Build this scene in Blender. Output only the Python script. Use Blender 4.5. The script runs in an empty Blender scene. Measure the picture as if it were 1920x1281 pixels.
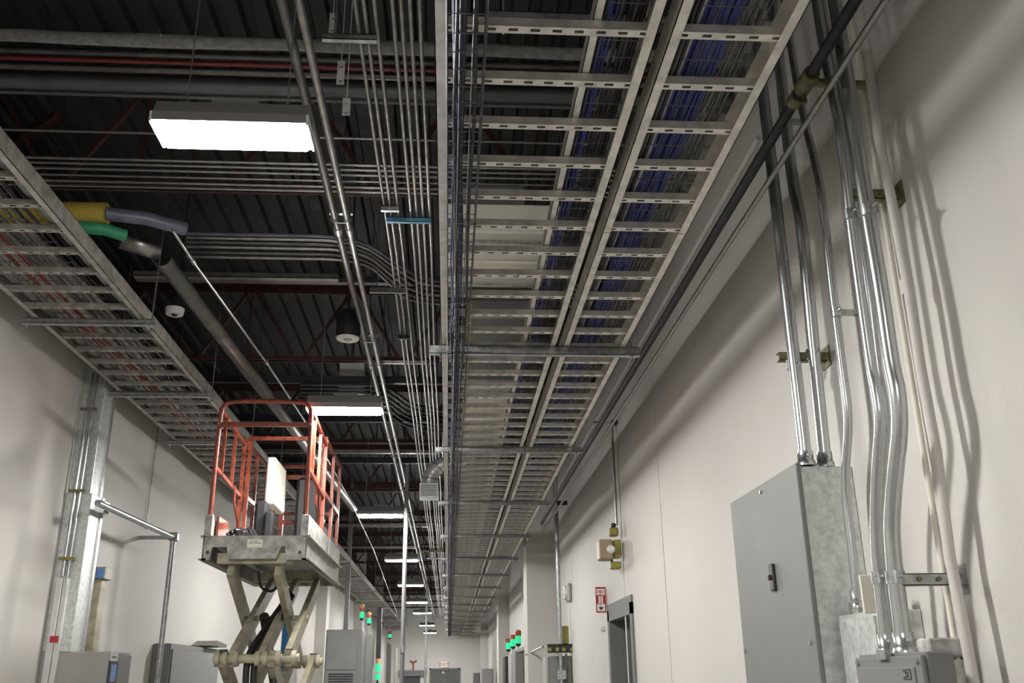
import bpy, math, random
from mathutils import Vector, Matrix
random.seed(7)
C = bpy.context.scene.collection
PI = math.pi

# ------------------------------------------------------------------ camera (two vanishing points of the corridor)
F = 1741.45
CAM = Vector((0, 0, 1.6))
vy = Vector((-119.5, 632.5, F)).normalized()
vz = Vector((-58., -4805.7, F)).normalized()
vx = vy.cross(vz)
vx = -vx if vx.x < 0 else vx
cd = bpy.data.cameras.new('camera'); cam = bpy.data.objects.new('camera', cd); C.objects.link(cam)
cd.sensor_fit = 'HORIZONTAL'; cd.sensor_width = 36; cd.lens = F * 36 / 1920; cd.clip_end = 300; cd.clip_start = .05
right = Vector((vx.x, vy.x, vz.x)); down = Vector((vx.y, vy.y, vz.y)); fwd = Vector((vx.z, vy.z, vz.z))
M = Matrix.Identity(4)
for i in range(3):
    M[i][0] = right[i]; M[i][1] = -down[i]; M[i][2] = -fwd[i]; M[i][3] = CAM[i]
cam.matrix_world = M
bpy.context.scene.camera = cam

def ray(px, py):
    return right * (px - 960) + down * (py - 640.5) + fwd * F
def at_x(px, py, X):
    r = ray(px, py); return CAM + r * ((X - CAM.x) / r.x)
def at_y(px, py, Y):
    r = ray(px, py); return CAM + r * ((Y - CAM.y) / r.y)
def at_z(px, py, Z):
    r = ray(px, py); return CAM + r * ((Z - CAM.z) / r.z)

# ------------------------------------------------------------------ world and exposure
sc = bpy.context.scene
sc.view_settings.view_transform = 'Standard'; sc.view_settings.look = 'None'
sc.view_settings.gamma = 1; sc.view_settings.use_curve_mapping = False
sc.view_settings.exposure = 0.0
w = bpy.data.worlds.new('world'); sc.world = w; w.use_nodes = True
w.node_tree.nodes['Background'].inputs[0].default_value = (.5, .5, .5, 1)
w.node_tree.nodes['Background'].inputs[1].default_value = .008
LAMP = 460.0          # emission of the fluorescent diffusers

# ------------------------------------------------------------------ materials
def mat(name, col, rough=.5, metal=0., var=.0, scale=8., bump=0., bscale=60., emit=0., ecol=None, stretch=None, spec=None, col2=None):
    m = bpy.data.materials.new(name); m.use_nodes = True
    nt = m.node_tree; b = nt.nodes['Principled BSDF']
    b.inputs['Base Color'].default_value = (*col, 1); b.inputs['Roughness'].default_value = rough
    b.inputs['Metallic'].default_value = metal
    if spec is not None: b.inputs['Specular IOR Level'].default_value = spec
    if emit:
        b.inputs['Emission Color'].default_value = (*(ecol or col), 1); b.inputs['Emission Strength'].default_value = emit
    if var or bump:
        tc = nt.nodes.new('ShaderNodeTexCoord'); mp = nt.nodes.new('ShaderNodeMapping')
        nt.links.new(tc.outputs['Object'], mp.inputs[0])
        if stretch: mp.inputs['Scale'].default_value = stretch
    if var:
        n = nt.nodes.new('ShaderNodeTexNoise'); n.inputs['Scale'].default_value = scale; n.inputs['Detail'].default_value = 5
        nt.links.new(mp.outputs[0], n.inputs['Vector'])
        r = nt.nodes.new('ShaderNodeValToRGB'); r.color_ramp.elements[0].position = .32; r.color_ramp.elements[1].position = .68
        c2 = col2 or tuple(c * (1 - var) for c in col)
        r.color_ramp.elements[0].color = (*c2, 1); r.color_ramp.elements[1].color = (*[min(1, c * (1 + var * .4)) for c in col], 1)
        nt.links.new(n.outputs['Fac'], r.inputs[0]); nt.links.new(r.outputs[0], b.inputs['Base Color'])
        mr = nt.nodes.new('ShaderNodeMapRange'); mr.inputs['To Min'].default_value = max(.05, rough - .08); mr.inputs['To Max'].default_value = min(1, rough + .08)
        nt.links.new(n.outputs['Fac'], mr.inputs['Value']); nt.links.new(mr.outputs[0], b.inputs['Roughness'])
    if bump:
        n2 = nt.nodes.new('ShaderNodeTexNoise'); n2.inputs['Scale'].default_value = bscale; n2.inputs['Detail'].default_value = 3
        nt.links.new(mp.outputs[0], n2.inputs['Vector'])
        bp = nt.nodes.new('ShaderNodeBump'); bp.inputs['Strength'].default_value = bump; bp.inputs['Distance'].default_value = .01
        nt.links.new(n2.outputs['Fac'], bp.inputs['Height']); nt.links.new(bp.outputs[0], b.inputs['Normal'])
    return m

MT = dict(
    wall=mat('painted_wall', (.57, .548, .515), .62, 0, .06, 1.1, .12, 45),
    litwall=mat('light_boosted_end_wall', (.78, .765, .735), .5, 0, .04, 1.1),  # wall paint made lighter here, in place of lamp light missing at the far end
    floor=mat('sealed_concrete', (.24, .232, .22), .35, 0, .25, 1.5),
    deck=mat('metal_roof_deck', (.032, .034, .035), .6, .2, .3, 3),
    galv=mat('galvanized_steel', (.46, .47, .47), .36, .85, .35, 25),
    tray=mat('weathered_galvanized_tray', (.76, .73, .67), .48, .6, .25, 12),
    oldtray=mat('dull_galvanized_tray', (.47, .45, .41), .5, .65, .35, 12),
    bright=mat('bright_zinc_conduit', (.56, .575, .58), .27, .95, .10, 5, stretch=(1, 1, .2)),
    emt=mat('emt_conduit', (.36, .35, .335), .36, .85, .25, 14),
    dullpipe=mat('dull_steel_pipe', (.16, .155, .145), .4, .7, .3, 8),
    rust=mat('red_primed_steel', (.075, .028, .022), .6, .1, .4, 9),
    dark=mat('dark_steel', (.035, .035, .038), .5, .5, .3, 9),
    black=mat('black_rubber', (.018, .018, .02), .45, 0, .3, 20),
    white=mat('white_enamel', (.62, .62, .60), .4, 0, .08, 6),
    insul=mat('white_pipe_insulation', (.25, .245, .235), .8, 0, .3, 22, .8, 30),
    red=mat('red_painted_pipe', (.20, .02, .02), .45, 0, .25, 9),
    greenpipe=mat('grey_green_pipe', (.125, .14, .137), .4, .3, .2, 6),
    orange=mat('orange_lift_paint', (.27, .05, .022), .42, 0, .4, 16, col2=(.10, .022, .012)),
    liftgrey=mat('worn_lift_grey', (.40, .39, .36), .5, .2, .35, 14, col2=(.20, .19, .165)),
    liftcream=mat('cream_lift_paint', (.40, .37, .27), .45, 0, .25, 10, col2=(.25, .225, .15)),
    panelgrey=mat('grey_enclosure_paint', (.175, .174, .168), .55, .1, .08, 5),
    panelgalv=mat('spangled_galvanized_sheet', (.66, .68, .66), .42, .6, .3, 35, col2=(.50, .53, .52)),
    cabinet=mat('cabinet_beige_grey', (.36, .35, .33), .42, 0, .08, 4),
    cabgrey=mat('cabinet_grey', (.20, .20, .196), .42, 0, .08, 4),
    dirty=mat('scuffed_white_box', (.50, .49, .46), .55, 0, .5, 18, col2=(.22, .215, .20)),
    yellow=mat('yellow_fitting', (.27, .235, .05), .45, 0, .3, 20),
    yelpipe=mat('yellow_pipe', (.40, .31, .05), .5, 0, .2, 8),
    violet=mat('grey_violet_pipe', (.14, .14, .19), .42, .2, .25, 8),
    green=mat('green_pipe', (.03, .27, .13), .5, 0, .2, 8),
    blue=mat('blue_cable', (.055, .07, .27), .55, 0, .25, 14),
    navy=mat('navy_cable', (.06, .06, .17), .6, 0, .25, 14),
    greycable=mat('grey_cable', (.16, .155, .145), .5, 0, .3, 14),
    whitecable=mat('white_cable', (.46, .45, .41), .5, 0, .2, 14),
    redcable=mat('red_cable', (.40, .05, .03), .5, 0, .3, 14),
    basket=mat('zinc_wire_basket', (.13, .125, .135), .6, .5, .3, 20),
    bluepaint=mat('blue_strut_paint', (.10, .30, .46), .4, .3, .3, 16),
    ductcream=mat('cream_duct_board', (.74, .71, .60), .6, 0, .12, 3),
    ductgrey=mat('grey_duct', (.20, .205, .195), .5, .3, .15, 4),
    ductyel=mat('yellow_duct_tape', (.48, .40, .13), .6, 0, .2, 10),
    foil=mat('foil_elbow', (.78, .78, .78), .35, .55, .15, 30, .5, 25),
    door=mat('dark_grey_green_door', (.055, .066, .062), .4, .1, .1, 4),
    frame=mat('grey_door_frame', (.15, .155, .15), .65, 0, .1, 4),
    signred=mat('sign_red', (.42, .02, .03), .4), signwhite=mat('sign_white', (.75, .73, .71), .4),
    tan=mat('tan_housing', (.30, .225, .14), .45, 0, .1, 9),
    olive=mat('olive_bracket', (.20, .185, .09), .55, .3, .5, 25),
    screen=mat('blue_display', (.06, .13, .30), .2, 0, emit=.25, ecol=(.12, .25, .6)),
    lens=mat('lamp_diffuser', (.9, .9, .9), .5, emit=LAMP, ecol=(1., .985, .955)),
    greenlamp=mat('lit_green_lens', (.0, .35, .16), .3, emit=.9, ecol=(.03, .62, .28)),
    redlamp=mat('red_lens', (.35, .06, .03), .25), amber=mat('amber_lens', (.5, .25, .12), .25),
    clear=mat('pale_lens', (.65, .65, .62), .2),
    exitface=mat('lit_exit_face', (.7, .66, .62), .4, emit=.35, ecol=(1, .8, .75)),
    bluewrap=mat('blue_plastic', (.03, .18, .42), .4),
)

# ------------------------------------------------------------------ mesh helpers
LOC = {}
class MB:
    def __init__(s): s.v = []; s.f = []; s.sm = []
    def add(s, vs, fs, smooth=False):
        o = len(s.v); s.v += [Vector(v) for v in vs]; s.f += [[i + o for i in f] for f in fs]; s.sm += [smooth] * len(fs); return s
    def box(s, a, b):
        x0, y0, z0 = [min(a[i], b[i]) for i in range(3)]; x1, y1, z1 = [max(a[i], b[i]) for i in range(3)]
        return s.add([(x0,y0,z0),(x1,y0,z0),(x1,y1,z0),(x0,y1,z0),(x0,y0,z1),(x1,y0,z1),(x1,y1,z1),(x0,y1,z1)],
                     [[0,3,2,1],[4,5,6,7],[0,1,5,4],[1,2,6,5],[2,3,7,6],[3,0,4,7]])
    def bbox(s, a, b, c=.006):
        """box with chamfered edges"""
        x0, y0, z0 = [min(a[i], b[i]) for i in range(3)]; x1, y1, z1 = [max(a[i], b[i]) for i in range(3)]
        c = min(c, (x1-x0)*.3, (y1-y0)*.3, (z1-z0)*.3)
        vs = []; idx = {}
        for ix, X in enumerate((x0, x1)):
            for iy, Y in enumerate((y0, y1)):
                for iz, Z in enumerate((z0, z1)):
                    dx, dy, dz = (c if ix == 0 else -c), (c if iy == 0 else -c), (c if iz == 0 else -c)
                    idx[ix,iy,iz,0] = len(vs); vs.append((X, Y+dy, Z+dz))
                    idx[ix,iy,iz,1] = len(vs); vs.append((X+dx, Y, Z+dz))
                    idx[ix,iy,iz,2] = len(vs); vs.append((X+dx, Y+dy, Z))
        fs = []
        for a_ in (0, 1):
            q = [(a_,0,0),(a_,1,0),(a_,1,1),(a_,0,1)]; f = [idx[k+(0,)] for k in q]; fs.append(f if a_ else f[::-1])
            q = [(0,a_,0),(1,a_,0),(1,a_,1),(0,a_,1)]; f = [idx[k+(1,)] for k in q]; fs.append(f[::-1] if a_ else f)
            q = [(0,0,a_),(1,0,a_),(1,1,a_),(0,1,a_)]; f = [idx[k+(2,)] for k in q]; fs.append(f if a_ else f[::-1])
        for p in (0, 1):
            for q in (0, 1):
                fs.append([idx[0,p,q,1], idx[1,p,q,1], idx[1,p,q,2], idx[0,p,q,2]])
                fs.append([idx[p,0,q,0], idx[p,1,q,0], idx[p,1,q,2], idx[p,0,q,2]])
                fs.append([idx[p,q,0,0], idx[p,q,1,0], idx[p,q,1,1], idx[p,q,0,1]])
                for r in (0, 1): fs.append([idx[p,q,r,0], idx[p,q,r,1], idx[p,q,r,2]])
        return s.add(vs, fs)
    def prism(s, poly, d0, d1, axis):
        """poly: 2D points in the other two axes (order x,y,z minus axis), extruded d0..d1 along axis"""
        n = len(poly)
        def mk(p, d):
            q = list(p); q.insert(axis, d); return tuple(q)
        vs = [mk(p, d0) for p in poly] + [mk(p, d1) for p in poly]
        fs = [list(range(n))[::-1], [i + n for i in range(n)]] + [[i, (i+1) % n, (i+1) % n + n, i + n] for i in range(n)]
        return s.add(vs, fs)
    def tube(s, pts, r, n=10, cap=True, smooth=True):
        pts = [Vector(p) for p in pts]; rings = []
        rr = r if isinstance(r, (list, tuple)) else [r] * len(pts)
        t0 = (pts[1] - pts[0]).normalized()
        up = Vector((0, 0, 1)) if abs(t0.z) < .9 else Vector((1, 0, 0))
        u = t0.cross(up).normalized()
        for i, p in enumerate(pts):
            a = pts[max(i-1, 0)]; b = pts[min(i+1, len(pts)-1)]
            t = (b - a).normalized(); u = (u - t * u.dot(t)).normalized(); v = t.cross(u)
            rings.append([p + (u * math.cos(2*PI*k/n) + v * math.sin(2*PI*k/n)) * rr[i] for k in range(n)])
        vs = [q for rg in rings for q in rg]; fs = []
        for i in range(len(pts)-1):
            for k in range(n):
                fs.append([i*n+k, i*n+(k+1) % n, (i+1)*n+(k+1) % n, (i+1)*n+k])
        s.add(vs, fs, smooth)
        if cap:
            s.add(rings[0], [list(range(n))[::-1]]); s.add(rings[-1], [list(range(n))])
        return s
    def bar(s, a, b, w, h, up=(0, 0, 1)):
        """rectangular bar from a to b, w across, h along 'up'"""
        a, b = Vector(a), Vector(b); t = (b-a).normalized(); up = Vector(up)
        if abs(t.dot(up)) > .97: up = Vector((0, 1, 0))
        u = t.cross(up).normalized() * w/2; v = u.cross(t).normalized() * h/2
        vs = [p + q for p in (a, b) for q in (-u-v, u-v, u+v, -u+v)]
        return s.add(vs, [[3,2,1,0],[4,5,6,7],[0,1,5,4],[1,2,6,5],[2,3,7,6],[3,0,4,7]])
    def build(s, name, m, parent=None, kind=None):
        me = bpy.data.meshes.new(name)
        if parent is not None: base = LOC[parent.name]
        else:
            lo = [min(v[i] for v in s.v) for i in range(3)]; hi = [max(v[i] for v in s.v) for i in range(3)]
            base = Vector(((lo[0]+hi[0])/2, (lo[1]+hi[1])/2, lo[2]))
        me.from_pydata([tuple(v - base) for v in s.v], [], s.f); me.update()
        me.polygons.foreach_set('use_smooth', s.sm)
        me.materials.append(MT[m])
        o = bpy.data.objects.new(name, me); C.objects.link(o)
        if parent is not None: o.parent = parent
        else: o.location = base
        LOC[o.name] = base.copy()
        if kind: o['kind'] = kind
        return o

def tag(o, label, cat, group=None):
    o['label'] = label; o['category'] = cat
    if group: o['group'] = group
    return o
def thing(name, label, cat, loc, group=None):
    o = bpy.data.objects.new(name, None); C.objects.link(o); o.location = loc; o.empty_display_size = .1
    LOC[o.name] = Vector(loc); return tag(o, label, cat, group)
def struct(mb, name, m): return mb.build(name, m, None, 'structure')
def bend(pts, n=5, k=.35):
    """round the inner corners of a polyline"""
    pts = [Vector(p) for p in pts]; out = [pts[0]]
    for i in range(1, len(pts)-1):
        a, b, c = pts[i-1], pts[i], pts[i+1]
        p = b + (a-b)*k; q = b + (c-b)*k
        for j in range(n+1):
            t = j/n; out.append((p*(1-t)**2) + b*(2*t*(1-t)) + q*t*t)
    out.append(pts[-1]); return out

# ------------------------------------------------------------------ the room
S = .74              # everything above the lamps: height over the eye relative to the first survey
def zs(z): return 1.6 + (z-1.6)*S
XD = -7.6             # the roof runs on over the neighbouring room past the lower left wall
XL, XR, Y0, Y1, ZT = -3.3, 1.8, -6.0, 53.5, 1.6+5.9*.74
struct(MB().box((XD-.3, Y0-.3, -.2), (XR+.3, Y1+.3, 0)), 'floor', 'floor')
# roof deck: trapezoid ribs running down the corridor
poly = []; x = XD
while x < XR:
    for dx, dz in ((0, 0), (.10, 0), (.12, .05), (.18, .05)): poly.append((x+dx, ZT+dz))
    x += .2
poly.append((XR+.1, ZT)); poly += [(XR+.1, ZT+.12), (XD, ZT+.12)]
d = MB(); n = len(poly)
vs = [(p[0], Y0, p[1]) for p in poly[:-2]] + [(p[0], Y1, p[1]) for p in poly[:-2]]; n = len(poly)-2
d.add(vs, [[i, i+1, i+1+n, i+n] for i in range(n-1)])
d.box((XD-.3, Y0-.3, ZT+.06), (XR+.3, Y1+.3, ZT+.2))
struct(d, 'ceiling', 'deck')
struct(MB().box((XL-.2, Y0, 0), (XL, Y1, zs(6.2)-.03)), 'wall_left', 'wall')
DY0, DY1, DZ = 9.43, 10.72, 2.27     # door opening in the right wall
wr = MB().box((XR, Y0, 0), (XR+.3, DY0, ZT+.06)).box((XR, DY1, 0), (XR+.3, Y1, ZT+.06)).box((XR, DY0, DZ), (XR+.3, DY1, ZT+.06))
struct(wr, 'wall_right', 'wall')
struct(MB().box((XD-.3, Y1, 0), (XR+.3, Y1+.3, ZT+.06)), 'wall_end', 'litwall')
struct(MB().box((XD-.3, Y0-.3, 0), (XR+.3, Y0, ZT+.06)), 'wall_back', 'wall')
struct(MB().box((XD-.3, Y0, 0), (XD, Y1, ZT+.06)), 'wall_far', 'frame')
# faint construction joints in the right wall (raised painted strips) and pilasters further down
k = 0
for px, py in ((1225, 760), (1160, 900)):
    y = at_x(px, py, XR).y; k += 1
    struct(MB().box((XR-.004, y-.03, 0), (XR, y+.03, ZT)), 'trim_%d' % k, 'wall')
for px, pf, dy in ((1041, 988, .75), (954, 934, .9), (915, 902, .9), (897, 891, .9)):
    y = at_x(px, 1120, XR).y; X = max(at_y(pf, 1120, y).x, 1.24); k += 1
    struct(MB().box((X, y, 0), (XR, y+dy, ZT)), 'trim_%d' % k, 'wall')
y = at_x(592, 1150, XL).y; X = at_y(612, 1150, y).x; k += 1
struct(MB().box((XL, y, 0), (X, y+.6, ZT)), 'trim_%d' % k, 'wall')
for py_ in (34., 43.):
    k += 1; struct(MB().box((XL, py_, 0), (XL+.3, py_+.6, ZT)), 'trim_%d' % k, 'wall')

# door in the right wall
dr = MB()
dr.box((XR+.14, DY0+.06, 0), (XR+.18, (DY0+DY1)/2-.02, DZ-.08)).box((XR+.14, (DY0+DY1)/2+.02, 0), (XR+.18, DY1-.06, DZ-.08))
o = struct(dr, 'door_1', 'door')
fr = MB().box((XR-.02, DY0-.09, 0), (XR+.14, DY0+.02, DZ+.02)).box((XR-.02, DY1-.02, 0), (XR+.14, DY1+.09, DZ+.02)).box((XR-.02, DY0-.09, DZ-.09), (XR+.14, DY1+.09, DZ+.09))
fr.box((XR+.12, DY0, 0), (XR+.17, DY0+.07, DZ-.05)).box((XR+.12, DY1-.07, 0), (XR+.17, DY1, DZ-.05)).box((XR+.13, (DY0+DY1)/2-.03, 0), (XR+.2, (DY0+DY1)/2+.03, DZ-.08))
fr.build('door_frame', 'frame', o)
MB().tube([(XR+.14, 10.0, 1.0), (XR+.06, 10.0, 1.0), (XR+.06, 9.88, 1.0)], .012, 8).build('door_handle', 'galv', o)
# doors in the end wall
a = at_y(808, 1262, Y1); b = at_y(860, 1262, Y1)
o = struct(MB().box((a.x, Y1-.05, 0), ((a.x+b.x)/2-.01, Y1, 2.06)).box(((a.x+b.x)/2+.01, Y1-.05, 0), (b.x, Y1, 2.06)), 'door_2', 'frame')
MB().box((a.x-.08, Y1-.08, 0), (a.x, Y1, 2.14)).box((b.x, Y1-.08, 0), (b.x+.08, Y1, 2.14)).box((a.x-.08, Y1-.08, 2.06), (b.x+.08, Y1, 2.14)).build('door_frame', 'cabgrey', o)
a = at_y(755, 1272, Y1); b = at_y(788, 1272, Y1)
o = struct(MB().box((a.x, Y1-.05, 0), (b.x, Y1, 1.75)), 'door_3', 'door')
MB().box((a.x-.2, Y1-.2, 1.75), (b.x+.35, Y1, 2.05)).build('door_lintel', 'cabgrey', o)

# ------------------------------------------------------------------ overhead lamps
LZ = 3.80
spots = [at_z((a_+b_)/2, y_, LZ) for a_, b_, y_ in ((303, 575, 254), (583, 711, 770), (672, 755, 967), (721, 785, 1051), (741, 799, 1098), (757, 807, 1130), (770, 814, 1150))]
lab = ['nearest overhead fluorescent high bay, large white glowing lens beside the twin conduits',
       'glowing fluorescent fixture just above and beyond the orange lift railing',
       'glowing fluorescent fixture to the right of the lift, left of the slim vertical pole',
       'fourth overhead fluorescent fixture from the camera, crossed by the slim pole',
       'fifth overhead fluorescent fixture from the camera',
       'sixth overhead fluorescent fixture, next to last before the end wall',
       'seventh overhead fluorescent fixture from the camera',
       'eighth overhead fluorescent fixture, added to brighten the end wall', 'ninth overhead fluorescent fixture, added to brighten the end wall', 'last overhead fluorescent fixture, added to brighten the end wall']
def lamp(Y, x0, x1, label):
    z = LZ; d_ = .09; t = thing('high_bay_lamp', label, 'ceiling light', ((x0+x1)/2, Y, z), 'fluorescent high bay fixtures over the corridor')
    h = MB()
    h.prism([(Y-d_-.015, z+.002), (Y-d_-.015, z+.045), (Y-.07, z+.115), (Y+.07, z+.115), (Y+d_+.015, z+.045), (Y+d_+.015, z+.002)], x0-.012, x1+.012, 0)
    h.build('housing', 'cabgrey', t)
    MB().bbox((x0, Y-d_, z-.020), (x1, Y+d_, z+.001), .008).build('diffuser', 'lens', t)
    MB().box((x0-.022, Y-d_-.015, z-.006), (x0-.0125, Y+d_+.015, z+.045)).build('end_cap', 'white', t)
    MB().box((x1+.0125, Y-d_-.015, z-.006), (x1+.022, Y+d_+.015, z+.045)).build('end_cap', 'white', t)
    for xx in (x0+.09, x1-.09):
        MB().tube([(xx, Y, z+.115), (xx, Y, ZT)], .003, 6).build('hanger_cable', 'galv', t)
    MB().box(((x0+x1)/2-.1, Y-.04, z+.115), ((x0+x1)/2+.1, Y+.04, z+.15)).build('ballast_box', 'cabgrey', t)
for i, p_ in enumerate(spots + [Vector((-.95, 42.5, 0)), Vector((-.95, 49.5, 0))]):  # the two fixed positions are added lamps that brighten the end wall
    hw = .305
    lamp(p_.y, p_.x-hw, p_.x+hw, lab[i])
lamp(-1.8, -1.24, -.63, 'overhead fluorescent fixture in the row nearest the rear wall, behind the viewer')

# ------------------------------------------------------------------ roof trusses
def truss(Y, label):
    zb_, zt_ = zs(6.2), zs(7.42)
    t = thing('roof_truss', label, 'roof truss', (-.75, Y, zb_), 'red primed roof trusses under the metal deck')
    MB().box((XD, Y-.05, zb_), (XR, Y-.008, zb_+.008)).box((XD, Y+.008, zb_), (XR, Y+.05, zb_+.008)).box((XD, Y-.016, zb_), (XR, Y-.008, zb_+.06)).box((XD, Y+.008, zb_), (XR, Y+.016, zb_+.06)).build('bottom_chord', 'rust', t)
    MB().box((XD, Y-.07, zt_), (XR, Y+.07, zt_+.012)).box((XD, Y-.015, zt_-.08), (XR, Y+.015, zt_)).box((XD, Y-.07, zt_+.012), (XR, Y+.07, ZT)).build('top_chord', 'rust', t)
    n_ = 8; wdt = (XR-XD)/n_
    for i in range(n_):
        x0 = XD + i*wdt; xm = x0 + wdt/2
        MB().bar((x0+.05, Y, zb_+.04), (xm-.03, Y, zt_-.04), .034, .04, (0, 1, 0)).build('web_brace', 'rust', t)
        MB().bar((xm+.03, Y, zt_-.04), (x0+wdt-.05, Y, zb_+.04), .034, .04, (0, 1, 0)).build('web_brace', 'rust', t)
        MB().bar((xm, Y, zb_+.04), (xm, Y, zt_-.04), .022, .022, (0, 1, 0)).build('web_post', 'rust', t)
ordn = ['first', 'second', 'third', 'fourth', 'fifth', 'sixth', 'seventh', 'eighth', 'ninth', 'tenth', 'eleventh', 'twelfth', 'thirteenth', 'fourteenth', 'fifteenth', 'sixteenth']
i = 0; Y = 8.35*S
while Y < 52:
    truss(Y, 'red primed open web roof truss crossing the corridor, %s from the camera' % ordn[i]); i += 1; Y += 5.3*S

# ------------------------------------------------------------------ ladder trays
def rung_mb(x0, x1, z, y=0.):
    """slotted strut rung: bottom face with slots, two side walls"""
    m = MB(); w2 = .0205; L = x1-x0
    nsl = max(2, int(L/.075)); st = L/nsl
    m.box((x0, y-w2, z), (x1, y-w2+.0025, z+.035)).box((x0, y+w2-.0025, z), (x1, y+w2, z+.035))
    m.box((x0, y-w2, z), (x1, y-.008, z+.0025)).box((x0, y+.008, z), (x1, y+w2, z+.0025))
    for i in range(nsl+1):
        a = x0 + i*st
        m.box((max(x0, a-st/2+.017), y-.008, z), (min(x1, a+st/2-.017), y+.008, z+.0025))
    return m
def ladder(name, label, x0, x1, z, ya, yb, first, m='tray', splice=3.66):
    t = thing(name, label, 'ladder tray', ((x0+x1)/2, ya, z))
    base = LOC[t.name]
    for xo, sgn in ((x0, 1), (x1, -1)):
        r = MB(); fl = .04
        y = ya
        while y < yb:
            e = min(y+splice, yb)-.006
            r.box((xo, y, z-.003), (xo+sgn*fl, e, z)).box((xo, y, z-.003), (xo+sgn*.004, e, z+.105)).box((xo, y, z+.102), (xo+sgn*fl, e, z+.105))
            r.box((xo+sgn*.004, e-.16, z+.02), (xo+sgn*.01, min(e+.16, yb), z+.085))
            y += splice
        r.build('side_rail', m, t)
    n_ = int((yb-ya)/.3048); src = None; rest = MB()
    for i in range(n_):
        y = first + i*.3048
        if y < ya: continue
        if i < 100:
            if src is None:
                src = rung_mb(x0+.004, x1-.004, z, y).build('rung', m, t)
                off = y
            else:
                c = src.copy(); C.objects.link(c); c.parent = t; c.location = (0, y-off, 0)
        elif y < yb:
            q = rung_mb(x0+.004, x1-.004, z, y); rest.add(q.v, q.f)
    rest.build('rung', m, t, 'stuff')
    return t
# H over the eye: 2.15 m (right pair), 2.49 m (left)
ZA = 3.75; ZL = 4.09
AX0, AX1, BX0, BX1 = -.075, .715, .765, 1.20
TYE = 52.
fa = at_z(1000, 57, ZA).y % .3048
ladder('cable_ladder', 'wide galvanized ladder tray on the right, inner run carrying the wire basket', AX0, AX1, ZA, .6, TYE, fa + .6096)
ladder('cable_ladder', 'narrower galvanized ladder tray between the centre rails and the right wall', BX0, BX1, ZA, .6, TYE, fa + .6096)
fl_ = at_z(200, 579, ZL).y % .3048
ladder('cable_ladder', 'galvanized ladder tray hung along the left wall above the lift', -3.02, -2.24, ZL, 2.4, 53., fl_ + 2.4384, 'oldtray')

# trapeze struts with threaded rods
def strut_profile(m, a, b, z, y, w_=.041, h=.041):
    m.box((a, y-w_/2, z-h), (b, y+w_/2, z-h+.004)).box((a, y-w_/2, z-h), (a+(b-a), y-w_/2+.004, z)).box((a, y+w_/2-.004, z-h), (b, y+w_/2, z))
    m.box((a, y-w_/2, z-.004), (b, y-w_/2+.012, z)).box((a, y+w_/2-.012, z-.004), (b, y+w_/2, z))
def trapeze(y, xa, xb, z, label, grp, m='galv', deep=.041, rods=None):
    t = thing('trapeze_strut', label, 'support strut', ((xa+xb)/2, y, z-deep), grp)
    s_ = MB(); strut_profile(s_, xa, xb, z, y, .055, deep); s_.build('channel', m, t)
    for xx in rods or (xa+.07, xb-.06):
        MB().tube([(xx, y, z-deep-.05), (xx, y, ZT)], .0055, 6).build('threaded_rod', 'bright', t)
        MB().tube([(xx, y, z-deep-.014), (xx, y, z-deep)], .013, 6, smooth=False).build('nut', 'galv', t)
names = ['nearest support strut crossing under the right trays', 'second support strut under the right trays, level with the lift rail top', 'third support strut under the right trays', 'fourth support strut under the right trays']
y = 6.02; i = 0
while y < TYE:
    trapeze(y, -.15, 1.30, ZA-.004, names[i] if i < 4 else '%s support strut under the right trays counted from the camera' % (ordn[i] if i < 14 else 'far'), 'strut hangers under the right ladder trays', deep=.06 if i == 0 else .05)
    y += 2.97; i += 1
trapeze(3.05, .12, 1.30, ZA+.35, 'strut clamped over the right trays near the camera', 'strut hangers over the right ladder trays')
y = 6.48; i = 0
while y < 52:
    trapeze(y, -3.1, -2.17, ZL-.004, ('nearest' if i == 0 else ordn[i] if i < 14 else 'far') + ' strut under the left wall ladder tray', 'strut hangers under the left ladder tray', rods=(-3.07, -2.19))
    y += 1.84 if i == 0 else 3.66 if i > 3 else 1.84; i += 1

# wire baskets ------------------------------------------------------
def basket(label, x0, x1, z, h, ya, yb, stepx=.05, stepy=.1, lb='wire basket'):
    m = MB(); r = .0028
    n_ = max(2, round((x1-x0)/stepx)); xs = [x0 + i*(x1-x0)/n_ for i in range(n_+1)]
    for x_ in xs: m.tube([(x_, ya, z), (x_, yb, z)], r, 4, smooth=False)
    for zz in (z+h*.5, z+h):
        for x_ in (x0, x1): m.tube([(x_, ya, zz), (x_, yb, zz)], r if zz < z+h else .004, 4, smooth=False)
    y = ya
    while y < yb:
        m.tube([(x0, y, z+h), (x0, y, z), (x1, y, z), (x1, y, z+h)], r, 4, smooth=False, cap=False); y += stepy
    return tag(m.build('wire_basket', 'basket', None), label, 'wire basket')
basket('narrow zinc wire basket slung under the left edge of the wide right tray', -.03, .105, ZA-.10, .10, .8, 50)
basket('black-looking wire basket holding blue cables inside the wide tray beside the centre rails', .53, .68, ZA+.05, .09, .8, 40)
basket('wire basket filled with blue cables in the narrow tray by the right wall', .86, 1.10, ZA+.05, .09, .8, 40, stepy=.15)
basket('wire basket with red and grey wiring in the left wall tray', -2.9, -2.42, ZL+.05, .08, 2.6, 40, stepy=.15)

# bright channel beside the centre basket
tag(MB().box((.485, .8, ZA+.04), (.515, 40, ZA+.044)).box((.485, .8, ZA+.04), (.488, 40, ZA+.1)).build('divider_channel', 'tray', None), 'long bright metal divider channel beside the blue cables in the wide tray', 'channel')

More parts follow.
